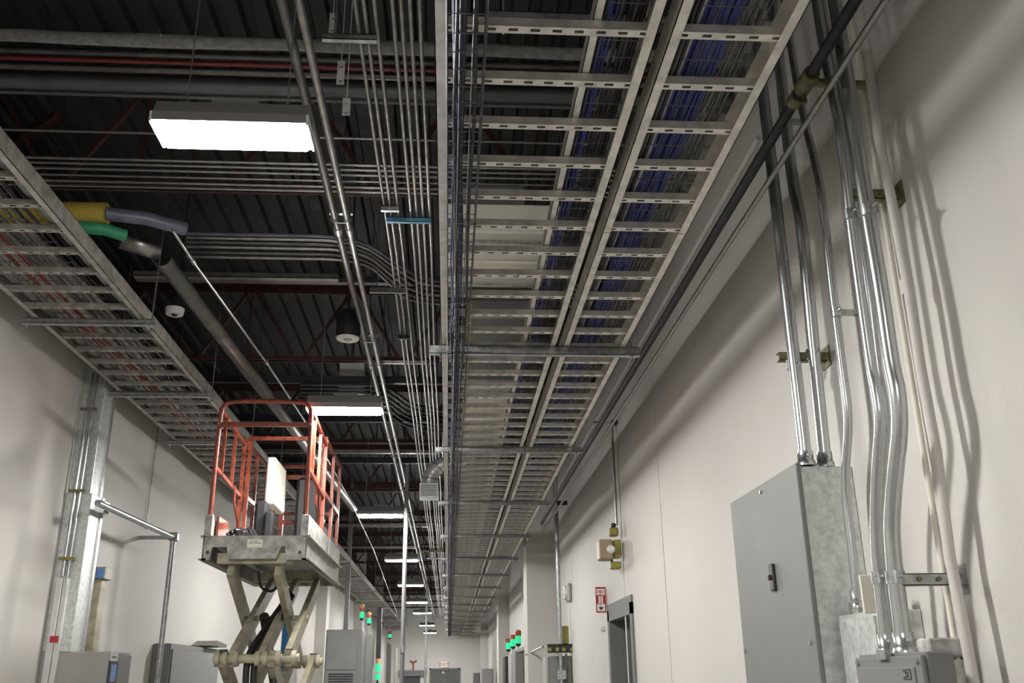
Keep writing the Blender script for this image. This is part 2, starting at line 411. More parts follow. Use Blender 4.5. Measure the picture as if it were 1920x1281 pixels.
# cables ------------------------------------------------------------
def cable(name, x, z, r, ya, yb, m, label, grp, jit=.02, step=.55):
    pts = []; y = ya; dx = dz = 0
    while y <= yb:
        dx = dx*.75 + random.uniform(-jit, jit); dz = dz*.6 + random.uniform(-jit, jit)*.35
        pts.append((x+dx, y, z+abs(dz))); y += step*random.uniform(.8, 1.2)
    return tag(MB().tube(pts, r, 5).build(name, m, None), label, 'cable', grp)
for i in range(9):
    cable('data_cable', -.01 + .105*random.random(), ZA-.088 + .05*random.random(), .0045, .8, 49, random.choice(['blue', 'navy', 'navy']), 'blue data cable lying in the basket under the left edge of the wide right tray', 'blue cables in the left basket', .012)
for i in range(3):
    cable('data_cable', .01 + .03*i, ZA-.085, .008, .8, 49, 'black', 'black cable lying in the basket under the left edge of the wide right tray', 'black cables in the left basket', .01)
for i in range(8):
    cable('data_cable', .545 + .035*random.random(), ZA+.062 + .05*random.random(), .0055, .8, 45, 'blue', 'blue data cable in the basket beside the centre rails of the wide right tray', 'blue cables by the centre rails', .01)
for i in range(7):
    cable('power_cable', .595 + .012*i, ZA+.062 + .01*random.random(), .008, .8, 45, 'black', 'black cable in the basket beside the centre rails of the wide right tray', 'black cables by the centre rails', .008)
for i in range(26):
    cable('data_cable', .90 + .009*(i % 13) , ZA+.060 + .02*(i//13) + .01*random.random(), .0062, .8, 45, 'blue', 'blue data cable bundled in the narrow tray by the right wall', 'blue cables in the narrow tray', .022)
for i in range(9):
    cable('power_cable', 1.02 + .0095*i, ZA+.062 + .02*random.random(), .0055, .8, 45, 'greycable', 'grey cable right of the blue bundle in the narrow tray', 'grey cables in the narrow tray', .018)
for i in range(4):
    cable('power_cable', .845 + .008*i, ZA+.062, .0055, .8, 45, 'whitecable', 'pale cable left of the blue bundle in the narrow tray', 'pale cables in the narrow tray', .006)
for i in range(5):
    cable('power_cable', .80 + .011*i, ZA+.045, .0065, .8, 45, 'black', 'black cable next to the centre rail in the narrow tray', 'black cables in the narrow tray', .006)
for i in range(5):
    cable('power_cable', -2.84 + .028*i, ZL+.065 + .02*random.random(), .008, 2.6, 52, 'redcable', 'red cable lying in the left wall tray', 'red cables in the left tray', .02)
for i in range(9):
    cable('power_cable', -2.70 + .032*i, ZL+.06 + .02*random.random(), .008, 2.6, 52, random.choice(['greycable', 'greycable', 'black']), 'grey or black cable lying in the left wall tray', 'dark cables in the left tray', .03)
for i in range(2):
    cable('power_cable', -2.60 + .12*i, ZL+.075, .005, 2.6, 52, 'whitecable', 'thin white wire lying loose in the left wall tray', 'white wires in the left tray', .05, .35)
# channels lying on the left tray
for i, xx in enumerate((-2.96, -2.36)):
    tag(MB().box((xx, 2.6, ZL+.045), (xx+.06, 53, ZL+.05)).box((xx, 2.6, ZL+.045), (xx+.004, 53, ZL+.09)).build('raceway', 'ductgrey', None), ('dark raceway lying on the wall side of the left tray', 'dark raceway lying on the open side of the left tray')[i], 'raceway')

# ------------------------------------------------------------------ long conduits down the corridor
HP = 4.1*S; ZP = 1.6 + HP
for nm, xo, r_, lb in (('conduit', -1.115*S, .036*S, 'fatter dark left pipe of the overhead twin conduits right of the lamps'), ('conduit', -1.005*S, .032*S, 'shinier right pipe of the overhead twin conduits right of the lamps')):
    t = thing(nm, lb, 'conduit', (xo, 1, ZP), 'twin conduits beside the lamps')
    MB().tube([(xo, 1.2 + i*3.05, ZP) for i in range(18)], r_, 12).build('pipe', 'dullpipe' if 'dark' in lb else 'emt', t)
    for i in range(12):
        y = 3.0 + i*3.05
        MB().tube([(xo, y-.04, ZP), (xo, y+.04, ZP)], r_+.006, 12).build('coupling', 'galv', t)
for i in range(16):
    y = 3.42 + i*2.45; xm_ = -1.06*S
    t = thing('pipe_hanger', '%s strap hanger holding the twin conduits, counted from the camera' % ordn[i], 'pipe hanger', (xm_, y, ZP), 'strap hangers on the twin conduits')
    MB().tube([(xm_-.075*math.cos(a), y, ZP-.038*math.sin(a)) for a in [j*PI/8 for j in range(9)]], .0045, 6).build('strap', 'galv', t)
    MB().box((xm_-.08, y-.015, ZP+.03), (xm_+.08, y+.015, ZP+.038)).build('bracket', 'galv', t)
    MB().tube([(xm_, y, ZP+.038), (xm_, y, ZT)], .004, 6).build('rod', 'dark', t)
sx = [667, 683, 703, 737, 753, 770, 788]
for i, px in enumerate(sx):
    X = at_z(px, 2, ZP).x
    j = MB().tube([(X, 1.2, ZP)] + [(X + (.007 if kk % 2 else -.004), 4 + kk*2.4, ZP) for kk in range(20)], .0155*S, 8)
    tag(j.build('conduit', 'emt', None), 'slim steel conduit overhead, %s from left of the seven running left of the wide tray' % ordn[i], 'conduit', 'seven slim conduits left of the wide tray')
# strut supports for them
def px_strut(x0, x1, py, z, m, label, h=.041, w_=.045, rods=()):
    h *= .8; w_ *= .8
    a = at_z(x0, py, z); b = at_z(x1, py, z)
    t = thing('strut_support', label, 'support strut', ((a.x+b.x)/2, a.y, z))
    s_ = MB(); strut_profile(s_, a.x, b.x, z+h, a.y, w_, h); s_.build('channel', m, t)
    for k_ in range(max(1, int((b.x-a.x)/.11))):
        MB().tube([(a.x+.06+.11*k_, a.y-.024, z+.012), (a.x+.06+.11*k_, a.y-.018, z+.012)], .006, 6).build('bolt', 'bright', t)
    for xx in (a.x+.06, ): MB().tube([(xx, a.y, z+h), (xx, a.y, ZT)], .005, 6).build('threaded_rod', 'galv', t)
    return t
px_strut(604, 706, 76, ZP-.045, 'galv', 'slotted strut holding the three left slim conduits near the camera')
px_strut(714, 748, 396, ZP-.045, 'galv', 'short dark strut holding three slim conduits above the blue strut')
px_strut(724, 808, 417, ZP-.045, 'bluepaint', 'blue sprayed strut under the seven slim conduits')
px_strut(693, 760, 549, ZP-.045, 'dullpipe', 'dull strut hanging below the bent conduit bundle', h=.06)
px_strut(746, 768, 636, ZP-.045, 'dark', 'small black clamp strut on three slim conduits')
px_strut(706, 800, 682, ZP+.07, 'tray', 'pale strut left of the wide tray beyond the nearest support strut')
px_strut(790, 832, 1035, ZP-.05, 'yellow', 'yellow strut far down left of the wide tray')
px_strut(800, 832, 1049, ZP-.2, 'tray', 'small pale strut below the yellow one left of the wide tray')
# punched hanger straps
for (px, y0_, y1_, lb) in ((625, 30, 62, 'punched metal strap hanging above the near slotted strut'), (640, 120, 158, 'punched metal strap in front of the red pipe'), (650, 190, 216, 'punched metal strap below the big grey cross pipe')):
    HY = 5.6*S; a = at_y(px, y0_, HY); b = at_y(px, y1_, HY); 
    s_ = MB().box((a.x-.02, HY, b.z), (a.x-.007, HY+.003, a.z)).box((a.x+.007, HY, b.z), (a.x+.02, HY+.003, a.z))
    zz = b.z; hh = (a.z-b.z)
    for f0, f1 in ((0, .12), (.2, .8), (.88, 1)): s_.box((a.x-.007, HY, b.z+hh*f0), (a.x+.007, HY+.003, b.z+hh*f1))
    s_.box((a.x-.02, HY, a.z), (a.x+.02, HY+.003, a.z+.02)).tube([(a.x, HY+.0015, a.z+.01), (a.x, HY+.0015, ZT)], .003, 6)
    tag(s_.build('hanger_strap', 'white', None), lb, 'hanger strap')

# ------------------------------------------------------------------ pipes crossing the corridor near the camera
def cross(name, px, py, z, r, m, label, xa=XD+.02, xb=XR-.02, n_=12, cat='pipe', grp=None, wob=0.):
    z = zs(z); r *= S; y = at_z(px, py, z).y; m_ = MB(); pts = []; N = 24
    for i in range(N+1): pts.append((xa+(xb-xa)*i/N, y+random.uniform(-wob, wob), z+random.uniform(-wob, wob)))
    rr = [r*(1+random.uniform(-1, 1)*(.10 if wob else 0)) for _ in pts]
    return tag(m_.tube(pts, rr, n_).build(name, m, None), label, cat, grp)
cross('insulated_pipe', 280, 76, 6.3, .052, 'insul', 'lumpy white insulated pipe crossing the ceiling, nearest of the cross pipes', wob=.006)
cross('pipe', 280, 102, 6.36, .034, 'dullpipe', 'dark grey cross pipe just behind the white insulated pipe')
cross('pipe', 280, 116, 6.30, .018, 'red', 'thin red pipe crossing the ceiling')
cross('pipe', 280, 131, 6.30, .028, 'dullpipe', 'grey cross pipe right behind the red pipe')
cross('pipe', 280, 158, 6.34, .072, 'greenpipe', 'big grey cross pipe, thickest of the group')
cross('pipe', 280, 180, 6.26, .016, 'greenpipe', 'thin pale green cross pipe in front of the nearest lamp')
cross('pipe', 1000, 268, 6.3, .012, 'emt', 'thin steel rod crossing above the wide tray behind the pipes')
for i, py in enumerate((302, 311, 321, 333, 344, 353)):
    zz = zs(5.98); y = at_z(400, py, zz).y
    tag(MB().tube([(XD+.02, y, zz), (-.3, y+.01, zz), (XR-.02, y, zz)], .010 if i != 3 else .008, 8).build('conduit', 'emt', None), 'steel conduit crossing behind the nearest lamp, %s from the camera of six' % ordn[i], 'conduit', 'six conduits crossing behind the nearest lamp')
# bundle that bends toward the right trays
B2 = [(441, 'violet'), (448, 'emt'), (456, 'dullpipe'), (465, 'emt'), (475, 'dullpipe'), (484, 'emt')]
for i, (py, mm) in enumerate(B2):
    z = zs(5.92)
    p0 = at_z(350, py-3, z); p1 = at_z(668 + i*3, py, z); p2 = at_z(800 - i*6, 530+i*8, z)
    p1.y = p0.y; p3 = Vector((1.2, p2.y, z))
    tag(MB().tube(bend([p0, p1, p2, p3], 6, .25), .0145, 8).build('conduit', mm, None), 'conduit of the overhead bundle bending down toward the wide tray, %s from its outer side' % ordn[i], 'conduit', 'bending conduit bundle')
# black flexible bundle further on
for i in range(6):
    z = zs(5.9)
    p0 = at_z(560, 716+i*7, z); p1 = at_z(724-i*3, 728+i*7, z); p2 = at_z(770-i*3, 758+i*8, z); p3 = at_z(832, 771+i*8, z)
    p1.y = (p0.y+p1.y)/2; p0.y = p1.y
    tag(MB().tube(bend([p0, p1, p2, p3, p3+Vector((1.1, 0, 0))], 5, .3), .017, 8).build('flexible_conduit', 'black', None), 'black flexible cable bending into the wide tray, %s of six in the far bundle' % ordn[i], 'flexible conduit', 'black flexible bundle')
# light channels / beams crossing beyond
for (py, z, hh, m, lb, xa, xb) in ((522, 6.05, .05, 'emt', 'pale strut crossing just before the second roof truss', -2.75, -1.0),
                                   (528, 6.05, .03, 'dullpipe', 'dark strut paired behind the pale strut before the second truss', -2.75, -.2),
                                   (717, 5.95, .10, 'dark', 'black cross beam just before the second lamp', XL, XR),
                                   (790, 6.1, .12, 'dark', 'black cross beam just beyond the second lamp', XL, XR),
                                   (849, 6.0, .06, 'emt', 'pale channel crossing above the lift platform', XL, -.2),
                                   (868, 6.0, .12, 'dark', 'black cross beam behind the pale channel', XL, XR),
                                   (988, 6.0, .06, 'emt', 'pale channel just beyond the third lamp', XL, -.5),
                                   (1029, 6.0, .06, 'emt', 'pale channel just before the fourth lamp', XL, -.9)):
    z = zs(z); hh *= S; a = at_z(600, py, z)
    tag(MB().box((xa, a.y, z), (xb, a.y+.07, z+.006)).box((xa, a.y, z), (xb, a.y+.006, z+hh)).box((xa, a.y, z+hh), (xb, a.y+.07, z+hh+.006)).build('cross_channel', m, None), lb, 'channel')

# ------------------------------------------------------------------ ducts above the wide tray
def duct(y0_, y1_, x0, x1, z, h, m, label, edge=None):
    t = thing('air_duct', label, 'duct', ((x0+x1)/2, y0_, z))
    MB().bbox((x0, y0_, z), (x1, y1_, z+h), .01).build('duct_body', m, t)
    if edge:
        for xx in (x0-.004, x1-.03):
            MB().box((xx, y0_-.003, z-.004), (xx+.034, y1_+.003, z+.05)).build('edge_tape', edge, t)
    for xx in (x0-.02, x1+.02):
        for yy in (y0_+.1, y1_-.1): MB().tube([(xx, yy, z-.02), (xx, yy, ZT)], .004, 6).build('hanger_rod', 'galv', t)
    for yy in (y0_+.1, y1_-.1): MB().box((x0-.03, yy-.015, z-.03), (x1+.03, yy+.015, z-.012)).build('hanger_bar', 'galv', t)
    s_ = MB()
    s_.box((x0-.012, y0_+.5*(y1_-y0_)-.015, z-.012), (x1+.012, y0_+.5*(y1_-y0_)+.015, z)).build('seam', m, t)
ZD = 4.42
def yz(py, z=ZD): return at_z(960, py, z).y
duct(yz(437), yz(540), -.05, .74, ZD, .22, 'ductcream', 'cream duct section above the wide tray, nearest the camera')
duct(yz(392, ZD+.25), yz(432, ZD+.25), .0, .5, ZD+.25, .2, 'ductgrey', 'grey duct end just before the nearest cream duct')
duct(yz(582), yz(716), .13, .70, ZD, .25, 'ductgrey', 'grey duct section with yellow taped edges above the wide tray', 'ductyel')
duct(yz(722), yz(832), .13, .70, ZD-.02, .25, 'ductcream', 'pale duct section with yellow taped edges above the wide tray', 'ductyel')
duct(yz(856), 51.5, .10, .72, ZD, .35, 'galv', 'long galvanized duct above the far part of the wide tray')
# elbow outlet
EY = 12.5; ex = at_y(804, 935, EY).x; ez = at_y(804, 908, EY).z; er = .105
t = thing('duct_elbow', 'shiny foil elbow duct with square grille left of the wide tray', 'duct', (ex, EY, ez-.18))
ztop = at_y(815, 868, EY).z
rad = ztop-ez
ce = [(.32, EY, 4.45), (.30, EY, ztop+.06), (.2, EY, ztop), (ex+rad, EY, ztop)] + [(ex+rad-rad*math.sin(a), EY, ez+rad*math.cos(a)) for a in [j*PI/14 for j in range(1, 8)]] + [(ex, EY, ez-.01)]
MB().tube(ce[2:], er, 20).build('elbow', 'foil', t)
MB().tube(bend(ce[:3], 5, .4), er*.9, 18).build('inlet', 'foil', t)
MB().prism([(ex-er-.02, EY-er-.02), (ex+er+.02, EY-er-.02), (ex+er+.02, EY+er+.02), (ex-er-.02, EY+er+.02)], ez-.2, ez-.01, 2).build('grille_box', 'panelgalv', t)
g = MB()
for i in range(6): g.box((ex-er, EY-er-.026, ez-.175+i*.026), (ex+er, EY-er-.02, ez-.165+i*.026))
g.build('louver', 'panelgrey', t)
for j in (3, 6, 9):
    p = Vector(ce[j]); q = Vector(ce[j+1]); dd = (q-p).normalized()*.01
    MB().tube([p-dd, p+dd], er+.006, 20).build('band', 'galv', t)

# ------------------------------------------------------------------ upper left: coloured pipes, half round raceway
zc_ = zs(5.5); zg = zs(5.35)
p = [at_z(-60, 398, zc_), at_z(60, 399, zc_), at_z(200, 401, zc_)]
t = thing('pipe', 'thick pipe with yellow start turning grey violet, upper left above the wall tray', 'pipe', p[0])
MB().tube(p, .075, 14).build('yellow_section', 'yelpipe', t)
MB().tube([at_z(200, 401, zc_), at_z(275, 410, zc_), at_z(348, 430, zc_)], .046, 14).build('violet_section', 'violet', t)
t = thing('pipe', 'green pipe with a yellow end under the violet pipe, upper left', 'pipe', at_z(130, 427, zg))
MB().tube([at_z(60, 424, zg), at_z(150, 426, zg)], .037, 12).build('yellow_section', 'yelpipe', t)
MB().tube([at_z(150, 426, zg), at_z(195, 430, zg), at_z(235, 442, zg)], .041, 12).build('green_section', 'green', t)
def half_pipe(m, a, b, r, th=.006, n_=12, open_up=True):
    a, b = Vector(a), Vector(b); t_ = (b-a).normalized(); u = t_.cross(Vector((0, 0, 1))).normalized(); v = u.cross(t_)
    vs = []
    for P_ in (a, b):
        for rr in (r, r-th):
            for k_ in range(n_+1):
                an = PI + PI*k_/n_; vs.append(P_ + u*rr*math.cos(an) + v*rr*math.sin(an))
    N = n_+1; fs = []
    for k_ in range(n_):
        fs += [[k_, k_+1, 2*N+k_+1, 2*N+k_], [N+k_, 3*N+k_, 3*N+k_+1, N+k_+1], [k_, N+k_, N+k_+1, k_+1], [2*N+k_, 2*N+k_+1, 3*N+k_+1, 3*N+k_]]
    fs += [[0, 2*N, 3*N, N], [n_, N+n_, 3*N+n_, 2*N+n_]]
    m.add(vs, fs, True)
hp = MB(); A = at_z(304, 482, zs(5.45)); Bp = at_z(540, 790, zs(5.45))
half_pipe(hp, A, (Bp-A)*2.3 + A, .072)
tag(hp.build('half_pipe_raceway', 'dullpipe', None), 'long dull metal half round raceway running down above the lift', 'raceway')
hp = MB(); half_pipe(hp, at_z(228, 448, zs(5.55)), A + Vector((-.02, 0, .05)), .072)
tag(hp.build('half_pipe_raceway', 'emt', None), 'short open half pipe joining the long raceway below the green pipe', 'raceway')
pts = [at_z(324, 432, zs(5.2)), at_z(362, 490, zs(5.2)), at_z(500, 680, zs(5.2)), at_z(590, 818, zs(5.2)), at_z(652, 930, zs(5.2)), at_z(700, 1030, zs(5.2)), at_z(745, 1152, zs(5.2))]
t = thing('conduit', 'thin bright conduit running from the violet pipe down past the lift', 'conduit', pts[0])
MB().tube(pts, .0105, 8).build('pipe', 'emt', t)
for q in (1, 2): MB().tube([pts[q]-Vector((0, .03, 0)), pts[q]+Vector((0, .03, 0))], .017, 8).build('coupling', 'galv', t)
# second thin one in the far left
pts = [at_z(617, 1072, zs(5.0)), at_z(668, 1100, zs(5.0)), at_z(742, 1180, zs(5.0))]
tag(MB().tube(pts, .015, 8).build('conduit', 'emt', None), 'far bright conduit descending toward the end wall on the left', 'conduit')
# thin steel rods in the upper left
for (x0_, y0_, x1_, y1_, lb) in ((268, 0, 302, 66, 'thin diagonal hanging rod at the top left'), (40, 175, 120, 285, 'thin dark rod leaning in the far upper left corner'), (190, 350, 285, 490, 'thin wire brace crossing the violet pipe')):
    a = at_z(x0_, y0_, ZT); b = at_z(x1_, y1_, zs(6.2))
    tag(MB().tube([a, b], .0045, 6).build('hanging_rod', 'emt', None), lb, 'rod')
# big red brace upper left corner
tag(MB().bar(at_z(-30, 300, zs(7.2)), at_z(110, 215, zs(7.2)), .06, .06).build('roof_brace', 'rust', None), 'dark red steel brace in the upper left corner under the deck', 'brace')
# speaker / sensors / boxes
c = at_z(652, 634, zs(5.5))
t = thing('ceiling_speaker', 'round black can with a white face hanging beside the twin conduits', 'ceiling speaker', c)
MB().tube([c, c+Vector((0, 0, .07)), c+Vector((0, 0, .2)), c+Vector((0, 0, .26))], [.103, .11, .108, .07], 20).build('can', 'dark', t)
MB().tube([c+Vector((0, 0, -.014)), c+Vector((0, 0, -.001))], [.098, .106], 20).build('face', 'white', t)
MB().tube([c+Vector((0, 0, -.02)), c+Vector((0, 0, -.0145))], [.035, .04], 14).build('cone', 'cabgrey', t)
MB().tube([c+Vector((0, 0, .26)), Vector((c.x, c.y, ZT))], .008, 6).build('stem', 'dark', t)
c = at_z(327, 590, zs(5.3))
t = thing('ceiling_sensor', 'round white sensor disc above the left tray under the raceway', 'sensor', c)
MB().tube([c, c+Vector((0, 0, .05))], [.067, .074], 18).build('disc', 'white', t)
MB().tube([c+Vector((0, 0, -.01)), c], [.02, .025], 10).build('eye', 'dark', t)
MB().tube([c+Vector((0, 0, .05)), Vector((c.x, c.y, ZT))], .006, 6).build('stem', 'dark', t)
a = at_y(634, 738, 10.9); b = at_y(684, 672, 10.9)
t = thing('control_box', 'white box hanging above the second lamp', 'box', ((a.x+b.x)/2, 10.9, a.z))
MB().bbox((a.x, 10.9, a.z), (b.x, 11.1, b.z), .01).build('box_body', 'white', t)
MB().tube([((a.x+b.x)/2, 11.0, b.z), ((a.x+b.x)/2, 11.0, ZT)], .01, 6).build('stem', 'dark', t)

# ------------------------------------------------------------------ poles standing in the corridor
for (xt, yt, xb_, yb_, r_, lb) in ((756, 868, 753, 1281, .032, 'tall slim steel pole standing in the corridor right of the lift'), (799, 1088, 797, 1281, .035, 'thinner steel pole farther down the corridor')):
    Y = at_z(xt, yt, ZP).y; X = at_y(xb_, yb_, Y).x
    t = thing('pole', lb, 'pole', (X, Y, 0), 'vertical poles')
    MB().tube([(X, Y, 0), (X, Y, 3), (X, Y, ZP-.04)], r_, 14).build('shaft', 'cabgrey', t)
    MB().tube([(X, Y, .0), (X, Y, .03)], r_*2.4, 14).build('base_plate', 'galv', t)
    MB().tube([(X, Y, 1.95), (X, Y, 2.05)], r_*1.2, 14).build('collar', 'galv', t)

# ------------------------------------------------------------------ right wall: enclosure
eY0 = at_x(1598, 876, XR).y
eX = at_y(1495, 870, eY0).x; eZ = at_y(1495, 872, eY0).z; eY1 = at_x(1374, 943, eX).y
t = thing('electrical_enclosure', 'big grey hinged enclosure with galvanized sides on the right wall', 'electrical box', (XR, (eY0+eY1)/2, .5))
MB().bbox((eX+.012, eY0+.004, .5), (XR-.001, eY1, eZ-.004), .003).build('enclosure_body', 'panelgalv', t)
o = MB().bbox((eX-.012, eY0-.006, .48), (eX+.012, eY1+.01, eZ+.008), .004).build('door', 'panelgrey', t)
hY = at_x(1456, 1083, eX).y; hz = at_x(1456, 1083, eX).z
h_ = MB().bbox((eX-.028, hY-.028, hz-.062), (eX-.01, hY+.028, hz+.062), .006).build('latch', 'black', o)
MB().bbox((eX-.04, hY-.005, hz-.012), (eX-.026, hY+.012, hz+.012), .003).build('latch_key', 'rust', o)
sc_ = MB()
for (px, py) in ((1427, 923), (1398, 1220), (1521, 1205)):
    q = at_x(px, py, eX-.012)
    MB().tube([(eX-.02, q.y, q.z), (eX-.01, q.y, q.z)], .009, 8).build('screw', 'bright', o)
# galvanized box behind the small switch, and the cream bracket
bx = at_x(1568, 1155, 1.62)
gy0 = at_x(1642, 1150, 1.62).y
t = thing('electrical_enclosure', 'open galvanized box below the bent conduit, between big enclosure and small switch', 'electrical box', (XR, gy0, .7))
MB().bbox((1.64, gy0, .7), (XR-.001, eY0-.03, bx.z), .003).build('enclosure_body', 'panelgalv', t)
MB().bbox((1.62, gy0+.03, .72), (1.64, eY0-.07, bx.z-.02), .003).build('door', 'panelgalv', t)
MB().tube([(1.70, at_x(1607, 1140, 1.7).y, bx.z), (1.70, at_x(1607, 1140, 1.7).y, bx.z+.055)], .032, 14).build('hub', 'galv', t)
a = at_y(1621, 1150, gy0); b = at_y(1650, 1078, gy0)
tag(MB().bbox((a.x, gy0, a.z), (b.x, gy0+.012, b.z), .003).box((b.x-.012, gy0, a.z), (b.x, gy0+.06, b.z)).build('mounting_plate', 'ductcream', None), 'cream metal plate standing behind the two conduits above the small switch', 'bracket')
# safety switch (small box) -----------------------------------------
sX = 1.50; sA = at_x(1605, 1229, sX); sB = at_x(1730, 1221, sX); sz = sA.z
t = thing('safety_switch', 'small grey switch box under the two fat conduits at the lower right', 'electrical box', (1.6, (sA.y+sB.y)/2, sz-.55))
MB().bbox((sX+.01, sB.y, sz-.55), (1.60, sA.y, sz), .005).build('switch_body', 'panelgrey', t)
o = MB().bbox((sX-.008, sB.y+.004, sz-.54), (sX+.01, sA.y-.004, sz-.01), .004).bbox((sX-.014, sB.y+.05, sz-.5), (sX-.004, sA.y-.05, sz-.045), .004).bbox((sX-.034, sB.y+.09, sz-.44), (sX-.012, sA.y-.08, sz-.11), .012).build('cover', 'panelgrey', t)
for yy in (sB.y+.03, sA.y-.03): MB().tube([(sX-.016, yy, sz-.028), (sX-.006, yy, sz-.028)], .009, 8).build('screw', 'bright', o)
lg = MB(); ly = sB.y+.10; lz = sz-.068; q_ = sX-.0155
lg.box((q_, ly-.028, lz+.013), (q_+.001, ly+.028, lz+.016)).box((q_, ly-.028, lz-.016), (q_+.001, ly+.028, lz-.013)).box((q_, ly-.028, lz-.016), (q_+.001, ly-.024, lz+.016)).box((q_, ly+.012, lz-.010), (q_+.001, ly+.028, lz-.007))
lg.box((q_, ly+.012, lz+.007), (q_+.001, ly+.028, lz+.010)).box((q_, ly-.008, lz-.009), (q_+.001, ly-.005, lz+.009)).box((q_, ly-.008, lz+.006), (q_+.001, ly+.008, lz+.009)).box((q_, ly-.008, lz-.009), (q_+.001, ly+.008, lz-.006)).box((q_, ly+.005, lz-.009), (q_+.001, ly+.008, lz+.009))
lg.build('emblem', 'black', o)
MB().box((sX-.02, (sA.y+sB.y)/2-.03, sz-.02), (sX, (sA.y+sB.y)/2+.04, sz+.012)).build('hasp', 'galv', t)
# scuffed wireway boxes against the wall
wy0 = at_x(1812, 1215, XR).y; wxl = at_y(1738, 1215, wy0).x
q1 = at_y(1760, 1196, wy0); q2 = at_y(1760, 1236, wy0)
t = tag(MB().bbox((wxl+.01, wy0, q2.z+.006), (XR-.001, wy0+.3, q1.z), .006).build('wireway_box', 'dirty', None), 'upper scuffed white box behind the painted conduit, lower right', 'junction box')
t = tag(MB().bbox((wxl, wy0-.03, .9), (XR-.001, wy0+.34, q2.z-.004), .006).build('wireway_box', 'dirty', None), 'lower bigger scuffed white box behind the painted conduit, lower right', 'junction box')

# vertical conduits ---------------------------------------------------
def vcond(pts, X, r, m, label, top=None, bottom=None, grp='vertical conduits on the right wall', hub=True):
    P_ = [at_x(px, py, X) for px, py in pts]
    if top: P_ = [Vector((X, P_[0].y, top))] + P_
    if bottom: P_ = P_ + [Vector((X, P_[-1].y, bottom))]
    t = thing('conduit', label, 'conduit', P_[-1], grp)
    MB().tube(bend(P_, 6, .42), r, 20).build('pipe', m, t)
    if hub:
        e = P_[-1]
        MB().tube([e, e+Vector((0, 0, .02)), e+Vector((0, 0, .022)), e+Vector((0, 0, .07))], [r+.012, r+.012, r+.006, r+.006], 14).build('connector', 'bright', t)
        MB().tube([(X, e.y-r-.022, e.z+.045), (X, e.y-r, e.z+.045)], .007, 8).build('set_screw', 'bright', t)
    return t
vcond([(1433, 189), (1512, 872)], 1.60, .029, 'bright', 'fat straight conduit entering the big enclosure top, next to its door', ZT, eZ)
vcond([(1463, 128), (1486, 343), (1500, 400), (1512, 507), (1526, 662), (1547, 865)], 1.70, .029, 'bright', 'slightly bent fat conduit entering the middle of the big enclosure top', ZT, eZ)
vcond([(1484, 100), (1505, 212), (1536, 334), (1547, 418), (1561, 545), (1580, 695), (1592, 785), (1585, 885), (1586, 940), (1605, 1090), (1608, 1140)], 1.70, .019, 'bright', 'thin bent conduit passing in front of the galvanized enclosure side', ZT)
vcond([(1545, 100), (1573, 226), (1587, 334), (1597, 428), (1613, 545), (1634, 695), (1642, 725), (1652, 785), (1644, 875), (1641, 985), (1646, 1070), (1661, 1205)], 1.57, .021, 'bright', 'left thin conduit of the curved group ending in the small switch', ZT, sz)
vcond([(1556, 100), (1585, 226), (1600, 334), (1611, 428), (1629, 545), (1646, 695), (1656, 740), (1663, 795), (1654, 890), (1650, 990), (1657, 1075), (1668, 1205)], 1.63, .017, 'bright', 'middle thin conduit of the curved group, tucked behind the other two', ZT, sz-.1, hub=False)
vcond([(1587, 137), (1599, 217), (1613, 311), (1634, 437), (1653, 550), (1672, 685), (1684, 735), (1688, 805), (1678, 890), (1671, 985), (1678, 1075), (1695, 1205)], 1.57, .029, 'bright', 'fattest curved conduit ending in the small switch', ZT, sz)
P_ = [at_x(px, py, 1.70) for px, py in ((1625, 100), (1648, 264), (1669, 362), (1686, 451), (1704, 545), (1727, 695), (1755, 845), (1780, 1040), (1800, 1140), (1826, 1281))]
t = thing('conduit', 'wall coloured painted conduit, rightmost on the right wall', 'conduit', (1.7, P_[-1].y, .3))
MB().tube([Vector((1.7, P_[0].y, ZT))] + P_ + [Vector((1.7, P_[-1].y, .3))], .019, 12).build('pipe', 'wall', t)
q = P_[5]; MB().tube([q+Vector((0, 0, .3)), q+Vector((0, 0, .36))], .022, 12).build('coupling', 'wall', t)
tag(MB().tube([(1.775, P_[3].y+.22, ZT), (1.775, P_[3].y+.22, .6)], .012, 8).build('conduit', 'ductcream', None), 'thin cream conduit flat on the wall behind the curved group', 'conduit')

# strut brackets with pipe clamps ----------------------------------
def clamp(t, c, r, m='galv'):
    MB().tube([c-Vector((0, 0, .022)), c+Vector((0, 0, .022))], r+.005, 14).build('pipe_clamp', m, t)
    MB().tube([c+Vector((-.0, -r-.035, 0)), c+Vector((0, -r, 0))], .006, 6).build('clamp_bolt', m, t)
def wstrut(xa, y, z, label, m='galv', clamps=(), hh=.041):
    t = thing('strut_bracket', label, 'bracket', (XR, y, z-hh/2))
    s_ = MB(); s_.box((xa, y-.02, z-hh/2), (XR, y-.017, z+hh/2)).box((xa, y-.02, z-hh/2), (XR, y+.02, z-hh/2+.003)).box((xa, y-.02, z+hh/2-.003), (XR, y+.02, z+hh/2))
    s_.build('channel', m, t)
    MB().box((XR-.006, y-.05, z-.05), (XR, y+.05, z+.05)).build('wall_plate', m, t)
    for xx in (xa+.06, xa+.13): MB().tube([(xx, y-.03, z), (xx, y-.02, z)], .009, 6).build('bolt', 'olive', t)
    for c, r in clamps: clamp(t, c, r)
    return t
q = at_x(1808, 1080, XR)
wstrut(1.58, q.y+.03, q.z-.01, 'galvanized strut arm clamping the curved conduits above the small switch', 'galv', [(at_x(1647, 1083, 1.57), .021), (at_x(1679, 1083, 1.57), .029)])
q = at_x(1690, 358, XR)
